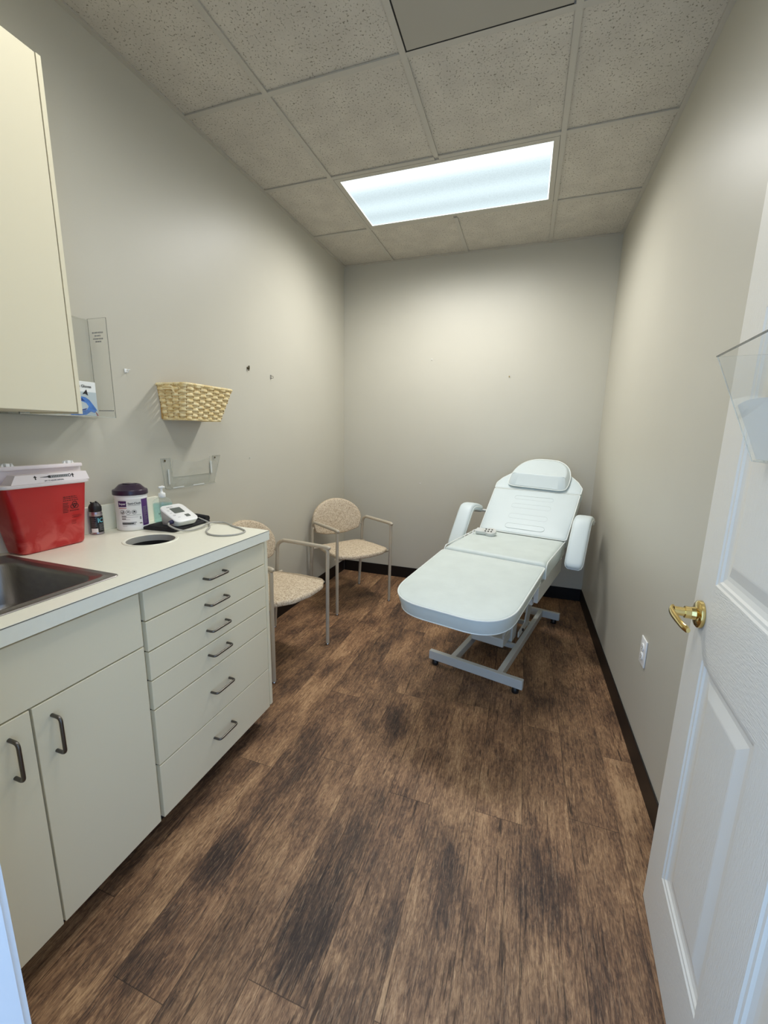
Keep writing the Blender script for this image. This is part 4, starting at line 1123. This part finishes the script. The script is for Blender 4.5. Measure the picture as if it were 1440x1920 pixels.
# lift: motor box, side plates, scissor arms, actuator
bm = new_bm(); rbox(bm, (-.112, .215, .070), (.100, .315, .205), .006); rbox(bm, (-.11, .06, .10), (.09, .215, .155), .006); link('motor_box', bm, 'gray_metal', TT)
for x in (-.112, .120):
    bm = new_bm(); A, B = prism(bm, [(.28, .083), (.52, .083), (.62, .30), (.60, .438), (.55, .438), (.50, .30), (.42, .13), (.28, .12)], x - .004, x + .004, mtx=Matrix(((0, 0, 1, 0), (1, 0, 0, 0), (0, 1, 0, 0), (0, 0, 0, 1)))); sp_ = link('lift_plate', bm, 'gray_metal', TT)
    for yy, zz in ((.36, .105), (.55, .33)):
        bm = new_bm(); tube(bm, [(x - .012, yy, zz), (x + .012, yy, zz)], .009, 10); link('bolt', bm, 'dark_metal', sp_, smooth=True)
for x in (-.085, .09):
    bm = new_bm(); box(bm, (x - .006, -.02, -.014), (x + .006, .52, .014), mtx=Matrix.Translation((0, .52, .40)) @ Matrix.Rotation(radians(180 + 26), 4, 'X')); link('lift_arm', bm, 'gray_metal', TT)
bm = new_bm(); tube(bm, [(.02, .33, .14), (.02, .50, .42)], .024, 14); tube(bm, [(.02, .30, .10), (.02, .34, .15)], .034, 14); link('actuator', bm, 'black', TT, smooth=True)
bm = new_bm(); tube(bm, bez([(-.10, -.05, .42), (-.118, -.18, .40), (-.12, -.27, .385), (-.085, -.30, .378), (-.04, -.26, .385), (.0, -.12, .42)], 8), .0042, 8); link('power_cord', bm, 'white_plastic', TT, smooth=True)

# pillow on the head section
PW = thing('headrest_pillow', 'white half-round headrest pillow on top of the raised backrest', 'pillow'); PW.parent = None
wm = Matrix.Translation((1.4804, 2.2982, 0)) @ Matrix.Rotation(-radians(14.36), 4, 'Z') @ mb
PW.matrix_world = wm @ Matrix.Translation((0, 0, .006)) @ Matrix.Translation((.005, .60, 0)) @ Matrix.Rotation(radians(-2.2), 4, 'Z') @ Matrix.Translation((0, -.60, 0))
arch = [(.214 * math.copysign(abs(cos(a)) ** .72, cos(a)), .520 + .236 * sin(a) ** .92) for a in [pi * k / 36 for k in range(1, 36)]]
op_ = [(.150 + .058 * sin(a), .466 - .028 * cos(a)) for a in [pi / 2 * k / 8 for k in range(9)]] + [(.214, .50)] + arch + [(-.214, .50)] + [(-.150 - .058 * cos(a), .466 - .028 * sin(a)) for a in [pi / 2 * k / 8 for k in range(9)]]
bm = new_bm()
def pil(d, h):
    """height falls away to the top of the head; the lower side is a flat bevelled face"""
    o_ = inset2d(op_, d); return [Vector((x, y + (.055 if (d > .02 and y < .52) else 0) * max(0, min(1, (.52 - y) / .05)), h * (1.0 - .62 * max(0, (y - .47) / .28)))) for x, y in o_]
loft(bm, [pil(.006, .001), pil(.0, .006), pil(.0, .014), pil(.003, .020), pil(.0205, .062), pil(.026, .067), pil(.036, .069), pil(.085, .071)])
pc = link('pillow_cover', bm, 'vinyl', PW, smooth=True, angle=32)
bm = new_bm(); tube(bm, [Vector((x, y, .012)) for x, y in inset2d(op_, -.001)], .0036, 8, closed=True); link('piping', bm, 'piping', pc, smooth=True)

# remote on the seat
rm_ = Matrix.Translation((1.4804, 2.2982, 0)) @ Matrix.Rotation(-radians(14.36), 4, 'Z')
RC = thing('remote_control', 'pale grey wired remote control lying on the table seat', 'remote control')
RC.matrix_world = rm_ @ Matrix.Translation((-.168, .395, ZC + .050)) @ Matrix.Rotation(radians(4), 4, 'Z') @ Matrix.Rotation(radians(21), 4, 'X') @ Matrix.Scale(1.15, 4)
bm = new_bm(); o_ = [(-.062, -.020), (-.004, -.020)] + [(.022 + .032 * cos(a), .032 * sin(a)) for a in [-2.45 + 4.9 * k / 20 for k in range(21)]] + [(-.004, .020), (-.062, .020)]
o_ = round_outline(o_, [.005] + [0] * (len(o_) - 2) + [.005], 3); cushion(bm, o_, .020, r=.004, dome=.0)
rb_ = link('remote_case', bm, 'offwhite', RC, smooth=True, angle=50)
bm = new_bm(); poly2d(bm, [(-.028, -.016), (.004, -.016)] + [(.022 + .027 * cos(a), .027 * sin(a)) for a in [-2.45 + 4.9 * k / 16 for k in range(17)]] + [(.004, .016), (-.028, .016)], lambda x, y: Vector((x, y, .0006))); kp = link('key_panel', bm, 'gray_metal', RC)
for kx in (-.006, .011, .028):
    for ky in (-.010, .010):
        bm = new_bm(); lathe(bm, [(.0052, 0), (.0052, .0014), (.004, .002)], (kx, ky, .0006), 12); link('button', bm, 'black', kp, smooth=True)
inv = RC.matrix_world.inverted() @ rm_
bm = new_bm(); tube(bm, bez([Vector((-.062, 0, -.010)), Vector((-.080, .0, -.012)), inv @ Vector((-.262, .375, ZC + .012)), inv @ Vector((-.298, .36, ZC + .010)), inv @ Vector((-.304, .34, ZC - .02)), inv @ Vector((-.308, .335, ZC - .05))], 8), .0032, 8); link('cord', bm, 'white_plastic', RC, smooth=True)

# ------------------------------------------------------------------ door
DA = radians(-94.2)
DW, DT, DHt = .914, .035, 2.03
E_ = (2.050, 1.175, .010)
# local x runs from the latch edge to the hinge, -y is the face seen, z up
door = bpy.data.objects.new('door_1', None); COL.objects.link(door); door['kind'] = 'structure'; door.location = E_; door.rotation_euler = (0, 0, DA)
bm = new_bm()
xs = [0, .114, .400, .514, .800, DW]; zz = [0, .200, .828, 1.010, 1.590, 1.705, 1.925, DHt]
pan = [(x, z) for x in (1, 3) for z in (1, 3, 5)]
for i in range(5):
    for j in range(7):
        if (i, j) in pan: continue
        q = [bm.verts.new((x, 0, z)) for x, z in ((xs[i], zz[j]), (xs[i + 1], zz[j]), (xs[i + 1], zz[j + 1]), (xs[i], zz[j + 1]))]
        f = bm.faces.new(q); f.material_index = 1 if (i in (1, 2, 3) and j in (0, 2, 4, 6) and not (i == 2)) or (i == 2 and False) else 2
# lock rail reads as one across-grain board
for f in bm.faces:
    c_ = f.calc_center_median()
    if xs[1] < c_.x < xs[4] and (zz[2] < c_.z < zz[3] or zz[0] < c_.z < zz[1] or zz[4] < c_.z < zz[5] or zz[6] < c_.z): f.material_index = 1
for i, j in pan:
    a, b_, c_, d_ = xs[i], xs[i + 1], zz[j], zz[j + 1]
    prev = None
    for ins, dep in ((0, 0), (.004, .003), (.010, .0035), (.014, .0075), (.024, .010), (.034, .010), (.060, .0035), (.064, .003)):
        lp = [bm.verts.new((x, dep, z)) for x, z in ((a + ins, c_ + ins), (b_ - ins, c_ + ins), (b_ - ins, d_ - ins), (a + ins, d_ - ins))]
        if prev:
            for k in range(4): bm.faces.new((prev[k], prev[(k + 1) % 4], lp[(k + 1) % 4], lp[k])).material_index = 0
        prev = lp
    bm.faces.new(prev).material_index = 2
bmesh.ops.remove_doubles(bm, verts=bm.verts, dist=1e-5)
bb = [bm.verts.new(p) for p in ((0, DT, 0), (DW, DT, 0), (DW, DT, DHt), (0, DT, DHt))]
bm.faces.new(bb)
ff = [bm.verts.new(p) for p in ((0, 0, 0), (DW, 0, 0), (DW, 0, DHt), (0, 0, DHt))]
for k in range(4): bm.faces.new((ff[k], ff[(k + 1) % 4], bb[(k + 1) % 4], bb[k]))
link('door_leaf', bm, ['white_door', 'grain_h', 'grain_v'], door)
lh = link('lever_rose', (lambda b: (lathe(b, [(.0, -.0), (.0325, 0.0), (.0335, .003), (.0325, .008), (.028, .0115), (.016, .013), (.0145, .022)], seg=36), bmesh.ops.rotate(b, verts=b.verts, cent=(0, 0, 0), matrix=Matrix.Rotation(pi / 2, 3, 'X')), b)[-1])(new_bm()), 'brass', door, loc=(.062, 0, .918), smooth=True, angle=40)
bm = new_bm()
tube(bm, [(0, -.020, 0), (0, -.034, 0)], .0145, 20); tube(bm, [(0, -.034, 0), (0, -.056, .0)], .0108, 20)
# the lever swells out of the spindle and curves towards the hinge
pts = bez([(-.010, -.056, .001), (.0, -.0605, .001), (.022, -.062, .0), (.055, -.060, -.001), (.085, -.056, -.003), (.104, -.050, -.004)], 6)
rings = []
for i, p in enumerate(pts):
    t = i / (len(pts) - 1); h = (.012 - .004 * t) * (1 if .06 < t < .95 else .7); w_ = (.0062 - .0022 * t)
    rings.append([bm.verts.new(p + Vector((0, cos(2 * pi * k / 14) * w_, sin(2 * pi * k / 14) * h))) for k in range(14)])
for A, B in zip(rings, rings[1:]):
    for k in range(14): bm.faces.new((A[k], A[(k + 1) % 14], B[(k + 1) % 14], B[k]))
bm.faces.new(rings[0][::-1]); bm.faces.new(rings[-1])
link('lever_handle', bm, 'brass', lh, smooth=True, angle=50)

# file pocket on the door and the sheet in it
dm = Matrix.Translation(E_) @ Matrix.Rotation(DA, 4, 'Z')
pk = thing('door_file_pocket', 'clear acrylic file pocket fixed to the white door', 'file pocket'); pk.matrix_world = dm
S0, S1 = .240, .553; ZB, ZT = 1.292, 1.480; PB, PT = .020, .098
bm = new_bm(); quadsheet(bm, [(S0, -.0015, ZB), (S1, -.0015, ZB), (S1, -.0015, 1.53), (S0, -.0015, 1.53)], (0, -1, 0), .0028); link('back_plate', bm, ['acrylic', 'acrylic_edge'], pk)
bm = new_bm(); quadsheet(bm, [(S0, -PB, ZB), (S1, -PB, ZB), (S1, -PT, ZT), (S0, -PT, ZT)], (0, -1, .5), .0018); link('front_plate', bm, ['acrylic', 'acrylic_edge'], pk)
bm = new_bm(); box(bm, (S0, -PT - .0026, ZT - .0006), (S1, -PT + .0006, ZT + .0016)); link('top_edge', bm, 'dark_edge', pk)
for s_ in (S0, S1 - .003):
    bm = new_bm(); quadsheet(bm, [(s_, -.0045, ZB), (s_, -PB, ZB), (s_, -PT, ZT), (s_, -.0045, ZT)], (1, 0, 0), .0028); link('side_plate', bm, ['acrylic', 'acrylic_edge'], pk)
bm = new_bm(); quadsheet(bm, [(S0 + .003, -.0045, ZB), (S1 - .003, -.0045, ZB), (S1 - .003, -PB, ZB), (S0 + .003, -PB, ZB)], (0, 0, 1), .0028); link('floor_plate', bm, ['acrylic', 'acrylic_edge'], pk)
bm = new_bm()
def slope(t): return -(PB + (PT - PB) * t) + .004
n_ = 14
topz = [.50 + .03 * sin(2.1 * k / n_ * pi + .6) + .10 * (k / n_) for k in range(n_ + 1)]
A = []; B = []
for k in range(n_ + 1):
    x = S0 + .0032 + (S1 - S0 - .008) * k / n_
    A.append([bm.verts.new((x, slope(t) - off, ZB + .004 + (ZT - ZB) * t)) for t, off in ((0, 0), (topz[k] * .5, .0), (topz[k], .0012))])
for p, q in zip(A, A[1:]):
    for k in range(2): bm.faces.new((p[k], q[k], q[k + 1], p[k + 1]))
pp = link('paper_sheet', bm, 'thin_paper'); pp.matrix_world = dm; tag(pp, 'white sheet of paper curled inside the acrylic pocket on the door', 'paper')

# ------------------------------------------------------------------ camera
R = Matrix(((0.9455355706954784, -0.31560911176402673, -0.0797080492867438), (0.3249544458601908, 0.9295739809275264, 0.17405982333165548), (0.019159662451938717, -0.19048123937562164, 0.9815038485816828)))
cam = bpy.data.cameras.new('camera'); co = bpy.data.objects.new('camera', cam); COL.objects.link(co)
right, fwd, up = R.col[0], R.col[1], R.col[2]
mw = Matrix((( right[0], up[0], -fwd[0], 1.6137), (right[1], up[1], -fwd[1], 0.0), (right[2], up[2], -fwd[2], 1.3410), (0, 0, 0, 1)))
co.matrix_world = mw
cam.sensor_fit = 'HORIZONTAL'; cam.sensor_width = 36.0; cam.lens = 763.01 / 1440 * 36.0
cam.clip_start = 0.02; cam.clip_end = 50
sc.camera = co

# ------------------------------------------------------------------ light
LPOW2 = 37
LPOW, LSP, LCOL = 110, 176, (1.0, 0.985, 0.955)
def area(name, loc, rot, sx, sy, power, col, spread=180):
    l = bpy.data.lights.new(name, 'AREA'); l.shape = 'RECTANGLE'; l.size = sx; l.size_y = sy; l.energy = power; l.color = col; l.spread = radians(spread)
    o = bpy.data.objects.new(name, l); COL.objects.link(o); o.location = loc; o.rotation_euler = rot; return o
def tube_field(cx, cy, power, NX=12, NY=4):
    # the lit tubes: a field of small downward lamps under the lens
    for i in range(NX):
        for j in range(NY):
            l = bpy.data.lights.new('tube_lamp', 'SPOT'); l.spot_size = radians(LSP); l.spot_blend = 1.0; l.shadow_soft_size = 0.0
            l.energy = power / (NX * NY); l.color = LCOL
            o = bpy.data.objects.new('tube_lamp', l); COL.objects.link(o)
            o.location = (cx + (2 * (i + .5) / NX - 1) * (ax - .03), cy + (2 * (j + .5) / NY - 1) * (ay - .13), H - .006)
tube_field((lx0 + lx1) / 2, (ly0 + ly1) / 2, LPOW)
tube_field((lx0 + lx1) / 2, (YR[3] + YR[4]) / 2, LPOW2, 8, 3)
w = bpy.data.worlds.new('daylight'); sc.world = w; w.use_nodes = True
bg = w.node_tree.nodes['Background']; bg.inputs[0].default_value = (0.37, 0.61, 1.0, 1); bg.inputs[1].default_value = 2.7
po = area('doorway_portal', ((DX0 + DX1) / 2, YF - .13, DH / 2), (pi / 2, 0, 0), DX1 - DX0, DH, 1, (1, 1, 1)); po.data.cycles.is_portal = True
# the portal looks into the room
po.rotation_euler = (pi / 2, 0, pi)

sc.view_settings.view_transform = 'Standard'; sc.view_settings.look = 'None'
sc.view_settings.exposure = 0.1; sc.view_settings.gamma = 1.0; sc.view_settings.use_curve_mapping = False
sc.render.engine = 'CYCLES'
sc.cycles.max_bounces = 10; sc.cycles.diffuse_bounces = 6; sc.cycles.transparent_max_bounces = 16; sc.cycles.caustics_reflective = False; sc.cycles.caustics_refractive = False
sc.cycles.sample_clamp_indirect = 4.0
sc.cycles.use_denoising = True
